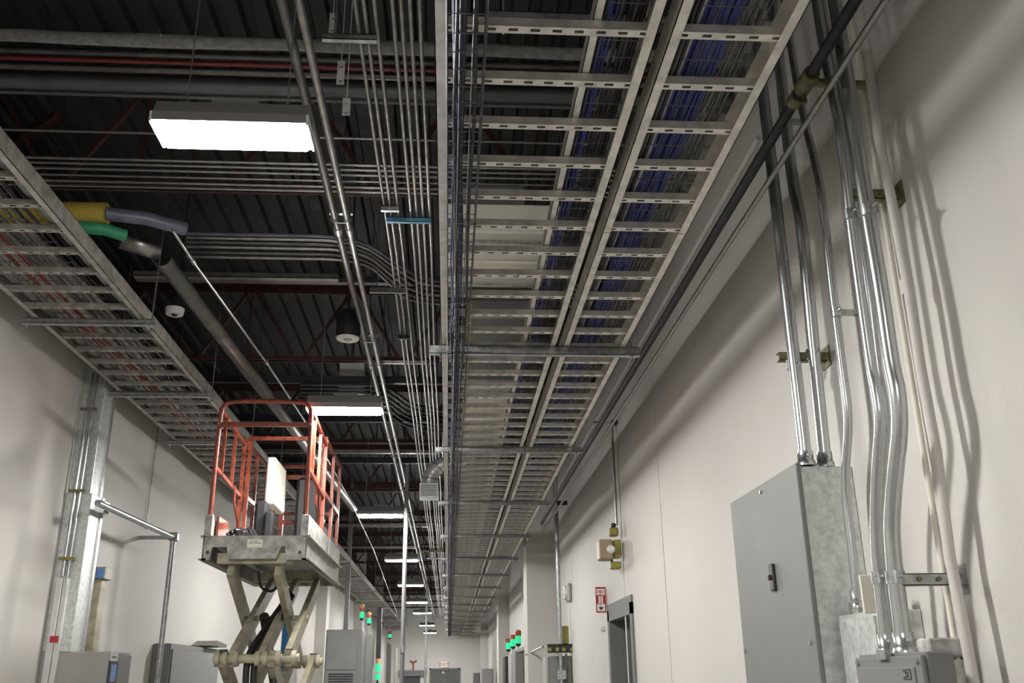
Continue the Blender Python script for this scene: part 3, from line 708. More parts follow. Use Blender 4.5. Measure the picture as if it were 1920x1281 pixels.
wstrut(1.59, q.y+.03, q.z-.01, 'strut arm clamping the curved conduits high on the right wall', 'olive', [(at_x(1595, 403, 1.57), .021), (at_x(1630, 395, 1.57), .029)])
q = at_x(1553, 660, XR)
wstrut(1.56, q.y+.03, q.z-.02, 'olive strut arm clamping the two conduits above the big enclosure', 'olive', [(at_x(1488, 684, 1.60), .029), (at_x(1525, 664, 1.70), .029)])
c = at_x(1568, 586, 1.70)
t = thing('conduit_clamp', 'single strap clamp on the thin bent conduit, right wall', 'clamp', c); clamp(t, c, .019, 'bright')
MB().box((c.x, c.y-.012, c.z-.012), (XR, c.y+.012, c.z+.012)).build('standoff', 'galv', t)
c = at_x(1472, 228, 1.70)
t = thing('conduit_clamp', 'dark strap clamp on the second wall conduit just under the sloping pipe', 'clamp', c); clamp(t, c, .029, 'olive')
MB().box((c.x, c.y-.012, c.z-.012), (XR, c.y+.012, c.z+.012)).build('standoff', 'galv', t)

# pipes running along the right wall --------------------------------
def along(px, py, X, r, m, label, ya, yb, n_=10):
    q = at_x(px, py, X)
    return tag(MB().tube([(X, ya + (yb-ya)*i/20, q.z) for i in range(21)], r, n_).build('pipe', m, None), label, 'pipe')
along(1390, 420, 1.50, .0135, 'emt', 'thin bright conduit running along the right wall in front of the vertical conduits', 1., 15.3)
along(1592, 20, 1.50, .024, 'dark', 'fat dark olive pipe running along the right wall above the thin bright conduit', 1., 15.3, 14)
along(1560, 20, 1.74, .02, 'wall', 'painted conduit tight against the right wall near the tray edge', 4.5, 15.3)
# tee / valve on the fat pipe
q = at_x(1592, 20, 1.50); c = at_x(1512, 150, 1.50); c.z = q.z
t = thing('pipe_coupling', 'olive pipe coupling with a side branch on the fat dark wall pipe', 'pipe coupling', c)
MB().tube([c-Vector((0, .06, 0)), c+Vector((0, .06, 0))], .036, 14).build('sleeve', 'olive', t)
MB().tube([c+Vector((0, .1, 0)), c+Vector((0, .16, 0))], .034, 14).build('sleeve', 'olive', t)
MB().tube([c, c+Vector((.12, 0, -.01)), c+Vector((.29, 0, -.01))], .02, 12).build('branch', 'olive', t)
MB().tube([c+Vector((0, .05, -.04)), c+Vector((0, .05, -.075))], .012, 6).build('bolt', 'olive', t)

# conduit drop to the yellow emergency fixture
P_ = [at_x(1136, 818, 1.74), at_x(1142, 825, 1.74), at_x(1156, 985, 1.74)]
P_[0].y = P_[1].y = P_[2].y; P_[0].z += .05
t = thing('conduit', 'thin conduit dropping from the wall pipe to the yellow fixture', 'conduit', P_[2])
MB().tube([P_[0]+Vector((-.2, 0, 0)), P_[0], P_[2]], .016, 10).build('pipe', 'emt', t)
MB().box((1.74, P_[0].y-.05, P_[0].z-.02), (XR, P_[0].y+.05, P_[0].z+.02)).build('strap', 'dark', t)
Yf = P_[2].y
t = thing('emergency_light', 'yellow and tan fixture with round lamp on the right wall above the door', 'emergency light', (XR, Yf, at_y(1150, 1068, Yf).z))
def fb(m, x0_, y0_, x1_, y1_, d0, d1, part, mt):
    a = at_y(x0_, y1_, Yf); b = at_y(x1_, y0_, Yf)
    return MB().bbox((a.x, Yf+d0, a.z), (b.x, Yf+d1, b.z), .012).build(part, mt, t)
fb(0, 1142, 990, 1158, 1006, -.05, .05, 'junction_box', 'yellow')
fb(0, 1146, 981, 1154, 990, -.03, .03, 'hub', 'black')
fb(0, 1122, 1014, 1146, 1051, -.10, .10, 'housing', 'tan')
fb(0, 1149, 1014, 1162, 1047, -.08, .08, 'back_box', 'yellow')
fb(0, 1144, 1054, 1163, 1068, -.05, .05, 'lower_box', 'yellow')
fb(0, 1145, 1046, 1149, 1056, -.02, .02, 'arm', 'olive')
c = at_y(1146, 1030, Yf-.10); MB().tube([c, c+Vector((0, -.03, 0))], [.045, .03], 14).build('lamp_head', 'clear', t)
# fire extinguisher sign (projecting)
Ys = at_x(1134, 1120, XR-.01).y
a = at_y(1118, 1149, Ys); b = at_y(1133, 1101, Ys)
t = thing('fire_sign', 'red and white vertical sign projecting from the right wall by the door', 'sign', (XR, Ys, a.z))
o = MB().box((a.x, Ys, a.z), (XR, Ys+.012, b.z)).build('panel', 'signred', t)
wd = XR-a.x; cx = (a.x+XR)/2
MB().box((cx-wd*.22, Ys-.002, a.z+.1), (cx+wd*.22, Ys, b.z-.1)).build('text_band', 'signwhite', o)
MB().box((cx-wd*.42, Ys-.002, b.z-.09), (cx+wd*.42, Ys, b.z-.02)).box((cx-wd*.40, Ys-.002, a.z+.015), (cx+wd*.40, Ys, a.z+.095)).build('symbol_panel', 'signwhite', o)
def text(s_, loc, size, m, parent, rot, name='lettering'):
    cu = bpy.data.curves.new(name, 'FONT'); cu.body = s_; cu.size = size; cu.align_x = 'CENTER'; cu.align_y = 'CENTER'; cu.extrude = .0008
    o_ = bpy.data.objects.new(name, cu); C.objects.link(o_)
    dg = bpy.context.evaluated_depsgraph_get(); me = bpy.data.meshes.new_from_object(o_.evaluated_get(dg))
    bpy.data.objects.remove(o_); me.materials.clear(); me.materials.append(MT[m])
    r_ = bpy.data.objects.new(name, me); C.objects.link(r_); r_.parent = parent
    r_.location = Vector(loc) - LOC[parent.name]; r_.rotation_euler = rot; LOC[r_.name] = Vector(loc); return r_
text('FIRE', (cx, Ys-.003, b.z-.055), wd*.36, 'signred', o, (PI/2, 0, 0))
text('EXTINGUISHER', (cx, Ys-.003, (a.z+b.z)/2), .032, 'signred', o, (PI/2, -PI/2, 0))
MB().prism([(cx-.03, a.z+.06), (cx+.03, a.z+.06), (cx, a.z+.025)], Ys-.004, Ys-.002, 1).build('arrow', 'black', o)
c = at_x(1134, 1180, XR)
tag(MB().tube([(XR, c.y, c.z), (XR-.03, c.y, c.z)], [.03, .03], 10).tube([(XR-.03, c.y, c.z), (XR-.05, c.y, c.z)], [.03, .015], 10).build('push_button', 'clear', None), 'small round button on the right wall beside the door frame', 'button')
# horn strobe
c = at_x(1070, 1112, XR)
t = thing('horn_strobe', 'white round alarm horn on the right wall before the pilaster', 'alarm', c)
MB().bbox((XR-.06, c.y-.14, c.z-.13), (XR, c.y+.14, c.z+.13), .02).build('back_box', 'cabinet', t)
MB().tube([(XR-.06, c.y, c.z), (XR-.10, c.y, c.z)], [.11, .10], 18).build('bezel', 'clear', t)
MB().tube([(XR-.10, c.y, c.z), (XR-.13, c.y, c.z)], [.05, .03], 14).build('strobe_lens', 'clear', t)
# conduit on the wall left of it and panel cluster below
Yc = at_x(1040, 930, 1.7).y - .8
t = thing('conduit', 'vertical conduit beside the first pilaster going down to the black bracket', 'conduit', (1.62, Yc, 2.0))
X_ = at_y(1050, 1200, Yc).x
MB().tube([(X_, Yc, ZT), (X_, Yc, 2.0)], .03, 10).build('pipe', 'galv', t)
MB().box((X_, Yc-.03, 4.1), (XR, Yc+.03, 4.16)).build('strap', 'dark', t)
a = at_y(1026, 1225, Yc); b = at_y(1080, 1208, Yc)
t = thing('strut_rack', 'black strut bracket with yellow fittings on the right wall beside the far cabinet', 'bracket', ((a.x+b.x)/2, Yc, a.z))
MB().box((a.x, Yc-.08, a.z), (b.x+.02, Yc-.04, b.z)).box((a.x, Yc-.08, b.z-.01), (XR, Yc+.1, b.z)).build('channel', 'black', t)
for px in (1031, 1045, 1057, 1072):
    c = at_y(px, 1218, Yc-.09); MB().tube([c, c+Vector((0, .03, 0))], .028, 10).build('fitting', 'yellow', t)
a = at_y(1024, 1281, Yc); b = at_y(1078, 1226, Yc)
t = thing('wall_cabinet', 'tall grey cabinet right below the black strut bracket', 'cabinet', ((a.x+b.x)/2, Yc, .3))
MB().bbox((a.x+.04, Yc, .3), (XR, Yc+.5, b.z-.03), .01).build('cabinet_body', 'cabgrey', t)
MB().bbox((a.x+.0, Yc+.0, .3), (a.x+.04, Yc+.5, b.z-.04), .005).build('door', 'cabinet', t)
MB().tube([((a.x+b.x)/2, Yc-.04, b.z), ((a.x+b.x)/2, Yc-.04, .6)], .025, 8).build('drop_pipe', 'galv', t)
MB().tube([((a.x+b.x)/2+.08, Yc-.04, b.z), ((a.x+b.x)/2+.08, Yc-.04, .6)], .018, 8).build('drop_pipe', 'dullpipe', t)
MB().bbox(((a.x+b.x)/2-.06, Yc-.07, b.z-.36), ((a.x+b.x)/2+.07, Yc-.02, b.z-.22), .01).build('fitting', 'galv', t)
a = at_y(1055, 1208, Yc); b = at_y(1066, 1174, Yc)
tag(MB().bbox((a.x, Yc+.0, a.z), (b.x, Yc+.05, b.z), .01).build('junction_fitting', 'yellow', None), 'narrow yellow topped fitting standing on the black strut bracket', 'fitting')

# ------------------------------------------------------------------ stack lights
def stack_light(px, ytop, ylens, ybot, Y, label, r=.045, wall=None, lit=True):
    b = at_y(px, ybot, Y); tz = at_y(px, ytop, Y).z; lz = at_y(px, ylens, Y).z; hz_ = (tz-lz)
    t = thing('stack_light', label, 'signal light', b, 'signal towers on the machine cabinets')
    MB().tube([b, (b.x, Y, lz-.11)], .014, 8).build('pole', 'galv', t)
    MB().tube([(b.x, Y, lz-.13), (b.x, Y, lz-.085)], [r*.6, r], 12).build('base', 'dark', t)
    MB().tube([(b.x, Y, lz-.085), (b.x, Y, lz+.05)], r, 12).build('green_lens', 'greenlamp' if lit else 'greycable', t)
    MB().tube([(b.x, Y, lz+.052), (b.x, Y, lz+.13)], r, 12).build('red_lens', 'redlamp', t)
    MB().tube([(b.x, Y, lz+.132), (b.x, Y, tz-.02), (b.x, Y, tz)], [r, r, r*.5], 12).build('top_lens', 'amber', t)
    return t
Ym = 17.6
stack_light(972, 1181, 1198, 1218, Ym, 'green signal tower, nearest of the three on the right side', .055)
stack_light(962, 1190, 1204, 1222, Ym+1.6, 'green signal tower, middle of the three on the right side', .055)
stack_light(953.5, 1200, 1210, 1232, Ym+3.2, 'green signal tower, farthest of the three on the right side', .055)
def cab(x0_, x1_, ytop, Y, depth, label, m='cabinet', name='machine_cabinet', door=True, base=0., side='r'):
    a = at_y(x0_, ytop, Y); b = at_y(x1_, ytop, Y); z = (a.z+b.z)/2
    t = thing(name, label, 'cabinet', ((a.x+b.x)/2, Y, base))
    MB().bbox((a.x, Y, base), (b.x, Y+depth, z), .012).build('cabinet_body', m, t)
    if door:
        MB().bbox((a.x+.03, Y-.02, base+.06), (b.x-.03, Y, z-.05), .008).build('door', m, t)
        MB().bbox((b.x-.10, Y-.04, base+.9), (b.x-.07, Y-.02, base+1.05), .005).build('door_handle', 'dark', t)
    return t
cab(966, 984, 1219, Ym, .9, 'pale machine cabinet under the nearest right hand signal tower', 'cabgrey')
cab(958, 967, 1226, Ym+1.5, .9, 'white machine cabinet behind the first one, right side', 'cabinet')
cab(947, 956, 1231, Ym+3.0, .9, 'black cabinet under the farthest right hand signal tower', 'black')
tag(MB().tube([at_y(968, 1221, Ym-.05), at_y(975, 1219, Ym-.05), at_y(988, 1214, Ym-.05)], .035, 10).build('conduit_elbow', 'white', None), 'short bright white elbow lying on the cabinet by the green tower', 'pipe')
a = at_y(994, 1222, 16.4)
tag(MB().tube([(a.x, 16.4, a.z), (a.x, 16.4, .0)], .03, 10).build('post', 'dullpipe', None), 'dark thin post in front of the pilaster, right side', 'post')
tag(MB().tube([at_y(985, 1229, 16.4), at_y(994, 1225, 16.4), at_y(1018, 1213, 15.0)], .018, 8).build('branch_conduit', 'galv', None), 'thin conduit from the post to the black strut bracket', 'pipe')
cab(905, 925, 1254, 36., 1., 'distant grey cabinet on the right before the end wall', 'cabgrey')
cab(888, 900, 1262, 46., 1., 'farthest small grey cabinet on the right near the end wall', 'cabgrey')

# exit sign and sprinkler riser on the end wall
a = at_y(826, 1252, Y1-.1); b = at_y(840, 1241, Y1-.1)
t = thing('exit_sign', 'lit white exit sign above the far double door', 'exit sign', ((a.x+b.x)/2, Y1-.1, a.z))
o = MB().bbox((a.x, Y1-.12, a.z), (b.x, Y1, b.z), .01).build('face', 'exitface', t)
text('EXIT', ((a.x+b.x)/2, Y1-.125, (a.z+b.z)/2), .26, 'signred', o, (PI/2, 0, 0))
MB().bbox((a.x, Y1-.14, a.z-.16), (b.x+.05, Y1, a.z-.02), .01).build('battery_box', 'cabgrey', t)
MB().tube([(a.x+.15, Y1-.14, a.z-.25), (a.x+.15, Y1-.18, a.z-.25)], .07, 10).build('lamp_head', 'white', t)
c = at_y(775, 1243, Y1-.1)
t = thing('wall_valve', 'red valve fitting on the end wall above the dark roll door', 'valve', c)
MB().tube([c+Vector((-.18, 0, .1)), c, c+Vector((.18, 0, .1))], .04, 8).build('wheel', 'redlamp', t)
MB().tube([c+Vector((0, 0, .05)), c+Vector((0, 0, -.4))], .03, 8).build('stem', 'redlamp', t)

# ------------------------------------------------------------------ left wall column (cable chase)
q = at_x(112, 1000, XL); yc = q.y
cX = at_y(163, 1000, yc).x; yF = at_x(186, 1000, cX).y
t = thing('cable_chase', 'tall galvanized cable chase standing against the left wall', 'cable chase', (XL, (yc+yF)/2, 1.0))
zt = at_y(160, 925, yc).z
zcab = at_x(245, 1225, -2.75).z
MB().bbox((XL+.002, yc, zcab), (cX, yF, zt), .004).build('lower_duct', 'panelgalv', t)
MB().bbox((XL+.002, yc+.03, zt), (cX-.03, yF-.03, 4.35), .004).build('upper_duct', 'panelgalv', t)
MB().box((cX, yF-.05, zcab), (cX+.012, yF, zt)).box((cX-.03, yF-.05, zt), (cX-.018, yF, 4.35)).build('corner_trim', 'bright', t)
MB().bbox((cX-.01, yF-.09, zt-.14), (cX+.05, yF+.02, zt-.03), .006).build('bracket_plate', 'bright', t)
px_pts = [(177, 700), (164, 770), (150, 900), (140, 960), (124, 1060), (118, 1080)]
t = thing('conduit', 'pair of bright conduits strapped on the face of the left cable chase', 'conduit', at_y(118, 1080, yc-.03))
P_ = [at_y(x_, y_, yc-.03) for x_, y_ in px_pts]
xx = P_[3].x
MB().tube([(xx-.02, yc-.03, P_[0].z), (xx-.02, yc-.03, P_[-1].z)], .016, 10).build('pipe', 'bright', t)
MB().tube([(xx+.022, yc-.03, P_[0].z), (xx+.022, yc-.03, P_[-1].z-.1)], .012, 10).build('pipe', 'bright', t)
for (py, mm) in ((768, 'olive'), (921, 'olive'), (1048, 'yellow')):
    c = at_y(145, py, yc-.03)
    MB().box((xx-.07, yc-.055, c.z-.012), (xx+.07, yc-.045, c.z+.012)).tube([(xx-.02, yc-.03, c.z-.014), (xx-.02, yc-.03, c.z+.014)], .023, 10).build('strap', mm, t)
zlow = at_y(115, 1085, yc-.03).z
tag(MB().bbox((xx-.06, yc-.05, 0), (xx-.01, yc-.002, zlow), .004).bbox((xx-.005, yc-.04, 0), (xx+.035, yc-.002, zlow), .004).build('raceway', 'white', None), 'white painted surface raceway on the foot of the left cable chase', 'raceway')
c = at_y(101, 1199, yc-.055)
tag(MB().box((c.x-.03, yc-.06, c.z-.025), (c.x+.035, yc-.052, c.z+.025)).build('sticker', 'signred', None), 'small red square sticker on the white raceway at the left', 'sticker')
# beige post with blue switch
py0 = yF + .25
t = thing('machine_post', 'beige post with a blue switch on its head behind the left chase', 'post', at_y(175, 1220, py0))
a = at_y(150, 1225, py0); b = at_y(182, 1085, py0); 
xp = (at_y(163, 1225, py0).x + at_y(175, 1085, py0).x)/2
MB().bbox((xp-.10, py0, 0), (xp+.06, py0+.14, b.z), .006).build('post', 'liftcream', t)
MB().bbox((xp-.13, py0-.03, b.z-.005), (xp+.09, py0+.16, b.z+.10), .006).build('head', 'liftcream', t)
MB().bbox((xp+.02, py0-.04, b.z+.0), (xp+.08, py0-.03, b.z+.085), .004).build('switch', 'screen', t)
# cabinets at the bottom left
zc0 = at_x(245, 1225, -2.75)
fY1 = zc0.y; fY0 = at_x(170, 1221, -2.75).y
t = thing('control_cabinet', 'low beige grey cabinet with small blue display at the foot of the left wall', 'cabinet', (-3.0, (fY0+fY1)/2, 0))
fY0 = max(fY0, yc+.002)
MB().bbox((XL+.002, fY0, 0), (-2.75, fY1, zc0.z), .008).build('cabinet_body', 'cabinet', t)
MB().bbox((-2.75, fY0+.02, .05), (-2.735, fY1-.01, zc0.z-.02), .004).build('door', 'cabgrey', t)
q = at_x(214, 1238, -2.73); MB().box((-2.735, q.y-.09, q.z-.06), (-2.732, q.y+.09, q.z+.06)).build('notice', 'signwhite', t)
nt_ = MB()
for i in range(2): nt_.box((-2.732, q.y-.05, q.z+.015-i*.045), (-2.7315, q.y+.05, q.z+.03-i*.045))
nt_.build('notice_print', 'black', t)
q = at_x(211, 1262, -2.73); MB().box((-2.735, q.y-.10, q.z-.09), (-2.725, q.y+.10, q.z+.09)).build('display_bezel', 'dark', t)
MB().box((-2.727, q.y-.06, q.z-.065), (-2.724, q.y+.06, q.z+.065)).build('display', 'screen', t)
# pipe frame
q0 = at_x(183, 943, -2.95); q1 = at_x(325, 1008, -2.95)
t = thing('pipe_rack', 'steel pipe rack on the left wall, horizontal bar and one leg', 'pipe rack', (q1.x, q1.y, 0))
MB().tube([q0, q1], .028, 12).build('crossbar', 'galv', t)
MB().tube([(q1.x, q1.y, q1.z), (q1.x, q1.y, 0)], .028, 12).build('leg', 'galv', t)
MB().bbox((q1.x-.04, q1.y-.04, q1.z-.04), (q1.x+.05, q1.y+.05, q1.z+.05), .01).build('corner_fitting', 'galv', t)
MB().box((XL+.002, q1.y, q1.z-.02), (q1.x, q1.y+.02, q1.z+.02)).build('wall_tie', 'galv', t)
tag(MB().tube([(XL+.02, q1.y+.1, 4.85), (XL+.02, q1.y+.1, q1.z+.1)], .008, 6).build('conduit', 'galv', None), 'hair thin conduit on the left wall above the pipe rack corner', 'conduit')
# grey cabinet next
q = at_x(412, 1218, -3.1); q2 = at_x(320, 1217, -3.1)
t = thing('machine_cabinet', 'wide grey metal cabinet behind the pipe rack leg, left wall', 'cabinet', (-2.9, q2.y, 0))
MB().bbox((XL+.002, q2.y, 0), (-3.1, q.y, q.z), .012).build('cabinet_body', 'cabgrey', t)
MB().bbox((-3.1, q2.y+.05, .1), (-3.085, q.y-.05, q.z-.06), .006).build('door', 'cabgrey', t)
MB().prism([(q.y-.9, q.z+.02), (q.y-.05, q.z+.02), (q.y-.05, q.z+.06), (q.y-.6, q.z+.09)], -3.26, -3.0, 0).build('lid', 'dullpipe', t)
# far left: vent cabinet with riser, signal towers, black column
Yv = 21.5
a = at_y(612, 1181, Yv); b = at_y(679, 1178, Yv)
t = thing('vent_cabinet', 'tall grey cabinet with louvred lower panel right behind the lift', 'cabinet', ((a.x+b.x)/2, Yv, 0))
MB().bbox((a.x, Yv, 0), (b.x, Yv+.9, a.z), .012).build('cabinet_body', 'cabgrey', t)
zs = at_y(640, 1258, Yv).z
MB().bbox((a.x+.03, Yv-.02, zs+.02), (b.x-.08, Yv, a.z-.05), .008).build('upper_door', 'cabgrey', t)
o = MB().bbox((a.x+.03, Yv-.02, .1), (b.x-.08, Yv, zs-.01), .008).build('lower_door', 'cabgrey', t)
g = MB()
for i in range(14): g.box((a.x+.10, Yv-.032, zs-.08-i*.05), (b.x-.15, Yv-.018, zs-.056-i*.05))
g.build('louver', 'dark', o)
tag(MB().bbox((at_y(643, 1178, Yv).x, Yv+.1, a.z), (at_y(651, 1178, Yv).x, Yv+.22, ZT), .005).build('riser_duct', 'frame', None), 'grey riser duct rising from the vent cabinet to the ceiling', 'duct')
stack_light(677.5, 1133, 1152, 1178, Yv, 'lit green signal tower on the vent cabinet, tallest at the left', .05)
stack_light(691, 1147, 1163, 1190, Yv+4, 'signal tower with dim green light behind the tallest one at the left', .055)
stack_light(730.5, 1183, 1192, 1206, 38., 'small far signal tower with red and green light left of the pole', .07)
cab(684, 696, 1190, Yv+4, .9, 'slim grey green machine cabinet behind the vent cabinet', 'frame')
cab(726, 732, 1207, 38., .9, 'narrow dark cabinet under the far left signal tower', 'frame')
cab(740, 746, 1216, 44., .9, 'narrow pale cabinet just left of the tall pole', 'cabinet')
a = at_y(707, 1235, 30.); b = at_y(714, 1139, 30.)
t = thing('signal_column', 'black column ending in two lit green lenses at the left', 'signal column', (a.x, 30., a.z-.6))
xm = (a.x+b.x)/2
MB().bbox((xm-.07, 30, a.z), (xm+.07, 30.14, b.z+.0), .01).build('column', 'black', t)
MB().tube([(xm, 30.07, a.z), (xm, 30.07, a.z-.14)], .07, 12).build('amber_lens', 'amber', t)
MB().tube([(xm, 30.07, a.z-.15), (xm, 30.07, a.z-.38)], .08, 12).build('green_lens', 'greenlamp', t)
MB().tube([(xm, 30.07, a.z-.44), (xm, 30.07, a.z-.62)], .08, 12).build('green_lens', 'greenlamp', t)
MB().tube([(xm, 30.07, a.z-.62), (xm, 30.07, 0)], .03, 8).build('stand', 'dark', t)
tag(MB().bbox((at_y(698, 1188, 28.).x, 28., 1.9), (at_y(702, 1188, 28.).x, 28.1, at_y(700, 1196, 28.).z), .01).build('wall_rod', 'dullpipe', None), 'short dark bar on the left wall before the black column', 'bar')

# ------------------------------------------------------------------ scissor lift
LX0, LX1, LY0, LY1 = -1.965, -1.150, 7.67, 9.95
zB, zD, zTt, zR = 2.51, 2.70, 2.87, 3.83
t = thing('scissor_lift', 'orange and cream scissor lift with raised platform', 'scissor lift', ((LX0+LX1)/2, 8.8, 0))
def P(mb, name, m, parent=t): return mb.build(name, m, parent)
# platform
P(MB().box((LX0+.01, LY0+.02, zD-.04), (LX1-.01, LY1-.01, zD-.03)).box((LX0+.1, LY0+.05, zD-.10), (LX0+.16, LY1-.05, zD-.04)).box((LX1-.16, LY0+.05, zD-.10), (LX1-.10, LY1-.05, zD-.04)), 'deck', 'liftgrey')
fbm = MB()
fx = lambda px: at_y(px, 1030, LY0).x
fbm.prism([(LX0, zB), (LX0+.055, zB), (LX0+.07, zD-.09), (fx(425), zD-.09), (fx(429), zB+.005), (fx(519), zB+.01), (fx(527), zD-.085), (LX1-.17, zD-.085), (LX1-.155, zB), (LX1, zB), (LX1, zD), (LX0, zD)], LY0, LY0+.04, 1)
fb_ = P(fbm, 'front_beam', 'liftgrey')
MB().box((fx(463), LY0-.003, zD-.095), (fx(492), LY0, zD-.03)).build('rating_plate', 'ductcream', fb_)
MB().box((fx(465), LY0-.004, zD-.062), (fx(489), LY0-.003, zD-.056)).box((fx(466), LY0-.004, zD-.046), (fx(483), LY0-.003, zD-.041)).build('plate_print', 'panelgrey', fb_)
for px in (389, 562):
    c = at_y(px, 1036, LY0-.004); MB().tube([c, c+Vector((0, .01, 0))], .014, 10).build('pin_hole', 'black', fb_)
for sx_, xx in ((-1, LX0), (1, LX1)):
    b_ = MB()
    b_.box((xx-.005, LY0, zB), (xx+.005, LY1, zTt if sx_ > 0 else zTt)).box((min(xx, xx+sx_*.0)-.03, LY0, zB), (xx+.03, LY1, zB+.012)).box((xx-.03, LY0, zD-.01), (xx+.03, LY1, zD+.005))
    sb = P(b_, 'side_beam', 'liftgrey')
    MB().box((xx+sx_*.006, LY0+1.35, zD), (xx+sx_*.012, LY0+1.37, zTt)).build('seam', 'panelgrey', sb)
P(MB().box((LX0, LY1-.03, zB), (LX1, LY1, zTt)), 'rear_beam', 'liftgrey')
for xx in (LX0, LX1-.055):
    P(MB().bbox((xx, LY0-.003, zD-.005), (xx+.055, LY0+.045, zTt), .004), 'post_socket', 'liftgrey')
# front hoop
x0, x1 = LX0+.028, LX1-.028
hoop = [(x0, LY0+.02, zTt-.1), (x0, LY0+.02, zR-.1), (x0+.03, LY0+.02, zR-.03), (x0+.1, LY0+.02, zR), (x1-.1, LY0+.02, zR), (x1-.03, LY0+.02, zR-.03), (x1, LY0+.02, zR-.1), (x1, LY0+.02, zTt-.1)]
P(MB().tube(bend(hoop, 3, .4), .019, 10), 'front_hoop', 'orange')
P(MB().bar((x0, LY0+.02, 3.625), (x1, LY0+.02, 3.625), .03, .035), 'mid_rail', 'orange')
for xx in (x0, x1):
    c = Vector((xx, LY0-.004, 3.625)); P(MB().tube([c, c+Vector((0, .008, 0))], .010, 8), 'bolt', 'bright')
# side rails: forward bay then extension frame
def side(xx, s_):
    ya, ym, yb = LY0+.02, 8.75, LY1-.08
    P(MB().bar((xx, ya, 3.755), (xx, ym, 3.69), .026, .034), 'top_rail', 'orange')
    P(MB().bar((xx, ya, 3.26), (xx, ym, 3.20), .026, .034), 'mid_rail', 'orange')
    P(MB().bar((xx, ya+.22, 3.75), (xx, ya+.22, 3.23), .026, .03), 'rail_post', 'orange')
    P(MB().bar((xx, ya+.62, 3.72), (xx, ya+.62, 3.22), .026, .03), 'rail_post', 'orange')
    P(MB().bar((xx, ym-.05, 3.70), (xx, ym-.05, zD), .03, .034), 'rail_post', 'orange')
    P(MB().bar((xx+.03*-s_, ym+.06, 3.76), (xx+.03*-s_, ym+.06, zD), .034, .034), 'frame_post', 'orange')
    P(MB().bar((xx+.0, ym, 3.74), (xx+.0, yb, 3.74), .026, .034), 'top_rail', 'orange')
    P(MB().bar((xx+.0, ym, 3.24), (xx+.0, yb, 3.24), .03, .04), 'mid_rail', 'orange')
    for yy in ((ym+yb)/2, yb): P(MB().bar((xx, yy, 3.74), (xx, yy, zD), .03, .034), 'rail_post', 'orange')
    # curved push handle
    P(MB().tube(bend([(xx-.02*s_, ym-.38, 3.24), (xx-.02*s_, ym-.36, 3.08), (xx-.02*s_, ym-.22, 3.0), (xx-.02*s_, ym-.08, 2.9), (xx-.02*s_, ym-.07, 2.75)], 3, .35), .011, 8), 'push_handle', 'orange')
side(x0, -1); side(x1, 1)
P(MB().bar((x0, 8.80, 3.78), (x1, 8.80, 3.78), .03, .035), 'cross_rail', 'orange')
P(MB().bar((x0, LY1-.08, 3.74), (x1, LY1-.08, 3.74), .03, .035), 'rear_rail', 'orange')
P(MB().bar((x0, LY1-.08, 3.24), (x1, LY1-.08, 3.24), .03, .035), 'rear_rail', 'orange')
P(MB().bar((x0+.2, LY1-.3, 3.58), (x1-.1, LY1-.3, 3.58), .035, .04), 'gate_rail', 'orange')
P(MB().bar((x0+.22, LY1-.3, 3.58), (x0+.22, LY1-.3, 2.75), .04, .04), 'gate_post', 'orange')
P(MB().bar((x0+.2, LY1-.3, 3.12), (x1-.1, LY1-.3, 3.12), .035, .04), 'gate_rail', 'orange')
P(MB().bar((x0+.25, 9.0, 3.25), (x0+.25, 9.0, zD), .03, .03), 'frame_post', 'orange')
# things carried by the platform
q = at_z(510, 900, 3.4)
P(MB().bbox((-1.70, 8.62, 3.12), (-1.62, 9.2, 3.56), .012), 'document_box', 'ductcream')
tag(MB().bbox((-1.72, 8.3, zD-.02), (-1.60, 8.42, 3.1), .03).build('tool_bag', 'black', None), 'black upright case standing on the lift platform beside the cream box', 'case')
tag(MB().bbox((-1.62, 8.25, zD-.02), (-1.54, 8.36, 3.0), .02).build('tool_case', 'black', None), 'dark grey case beside the black one on the lift platform', 'case')
tl = MB()
for i in range(5):
    tl.tube([(-1.86+.03*i, 8.0, 2.75+.02*(i % 3)), (-1.80+.035*i, 8.05, 2.79+.015*(i % 2)), (-1.74+.03*i, 7.95, 2.73)], .022, 7)
tag(tl.build('power_tool', 'black', None), 'dark tangled power tool lying at the front left of the lift platform', 'tool')
P(MB().box((LX0+.02, 7.95, zD), (LX0+.04, 8.3, zD+.2)), 'side_plate', 'orange')
tag(MB().bbox((-1.52, 9.25, zD-.02), (-1.28, 9.45, 3.5), .03).build('equipment_case', 'black', None), 'large black case standing at the rear of the lift platform', 'case')
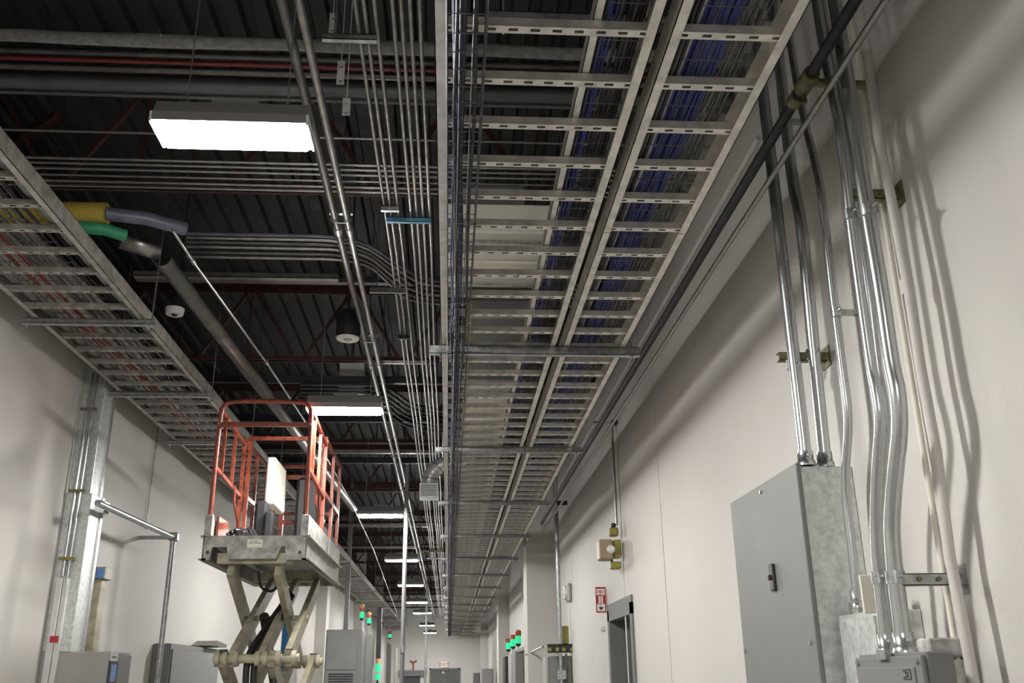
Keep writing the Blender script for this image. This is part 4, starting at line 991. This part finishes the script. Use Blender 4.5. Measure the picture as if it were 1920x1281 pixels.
# scissor arms
zt_, zp = 2.46, 1.765
zs_ = [zt_, zp, zp-(zt_-zp), zp-2*(zt_-zp)+.02]
yfr, ybk = 7.80, 9.25
armw = .05; armh = .135
def arm(x, ya, za, yb, zb, h=armh):
    P(MB().bar((x, ya, za), (x, yb, zb), armw, h, (0, 0, 1)), 'scissor_arm', 'liftcream')
for lv in range(3):
    za, zb = zs_[lv], zs_[lv+1]
    for x in (-1.76, -1.385): arm(x, yfr, za-.0, ybk, zb)
    for x in (-1.685, -1.46, -1.26): arm(x, ybk, za, yfr, zb)
    ymid = (yfr+ybk)/2; zmid = (za+zb)/2
    P(MB().tube([(-1.80, ymid, zmid), (-1.22, ymid, zmid)], .022, 10), 'cross_pin', 'liftcream')
    for yy in (yfr, ybk):
        if True:
            P(MB().tube([(-1.83, yy, zb), (-1.17, yy, zb)], .035, 12), 'cross_tube', 'liftcream')
            for x in (-1.80, -1.74, -1.655, -1.49, -1.43, -1.33, -1.21):
                P(MB().tube([(x-.018, yy, zb), (x+.018, yy, zb)], .058, 12), 'pivot_boss', 'liftcream')
            for x in (-1.76, -1.26):
                P(MB().bar((x-.03, yy, zb+.065), (x+.03, yy, zb+.065), .05, .012), 'pivot_lug', 'dark')
# hydraulic hoses and cylinder
P(MB().tube(bend([(-1.55, 8.0, 1.0), (-1.585, 7.86, 1.60), (-1.58, 7.85, 1.80), (-1.52, 8.3, 2.05), (-1.44, 8.8, 2.34)], 5, .35), .026, 10), 'hydraulic_hose', 'black')
P(MB().tube(bend([(-1.48, 8.0, 1.0), (-1.53, 7.88, 1.60), (-1.525, 7.87, 1.80), (-1.47, 8.3, 2.03), (-1.42, 8.8, 2.32)], 5, .35), .026, 10), 'hydraulic_hose', 'black')
P(MB().tube(bend([(-1.32, 8.1, 1.0), (-1.38, 7.95, 1.55), (-1.40, 8.0, 1.75)], 5, .35), .022, 10), 'hydraulic_hose', 'black')
P(MB().tube([(-1.57, 8.35, 2.12), (-1.57, 9.1, 1.55)], .04, 12), 'lift_cylinder', 'dark')
P(MB().tube(bend([(-1.62, 8.2, 2.48), (-1.6, 8.25, 2.34), (-1.5, 8.3, 2.31), (-1.42, 8.35, 2.46)], 4, .35), .012, 8), 'hydraulic_hose', 'black')
for yy in (7.77, 9.25): P(MB().box((-1.86, yy-.04, zB-.02), (-1.26, yy+.04, zB+.06)), 'under_frame', 'liftcream')
# chassis and wheels on the floor
zc1 = zs_[3]-.02
P(MB().bbox((LX0+.1, 7.7, .14), (LX1-.1, 9.4, zc1), .03), 'chassis', 'liftcream')
for xx in (LX0+.06, LX1-.06):
    for yy in (7.9, 9.2):
        P(MB().tube([(xx-.05, yy, .16), (xx+.05, yy, .16)], .16, 20), 'wheel', 'black')
tag(MB().bbox((at_y(527, 1200, 12.5).x, 12.5, .6), (at_y(541, 1200, 12.5).x, 12.6, at_y(535, 1150, 12.5).z), .02).build('wrapped_bundle', 'bluewrap', None), 'blue plastic wrapped strip seen behind the scissor arms', 'wrapped bundle')
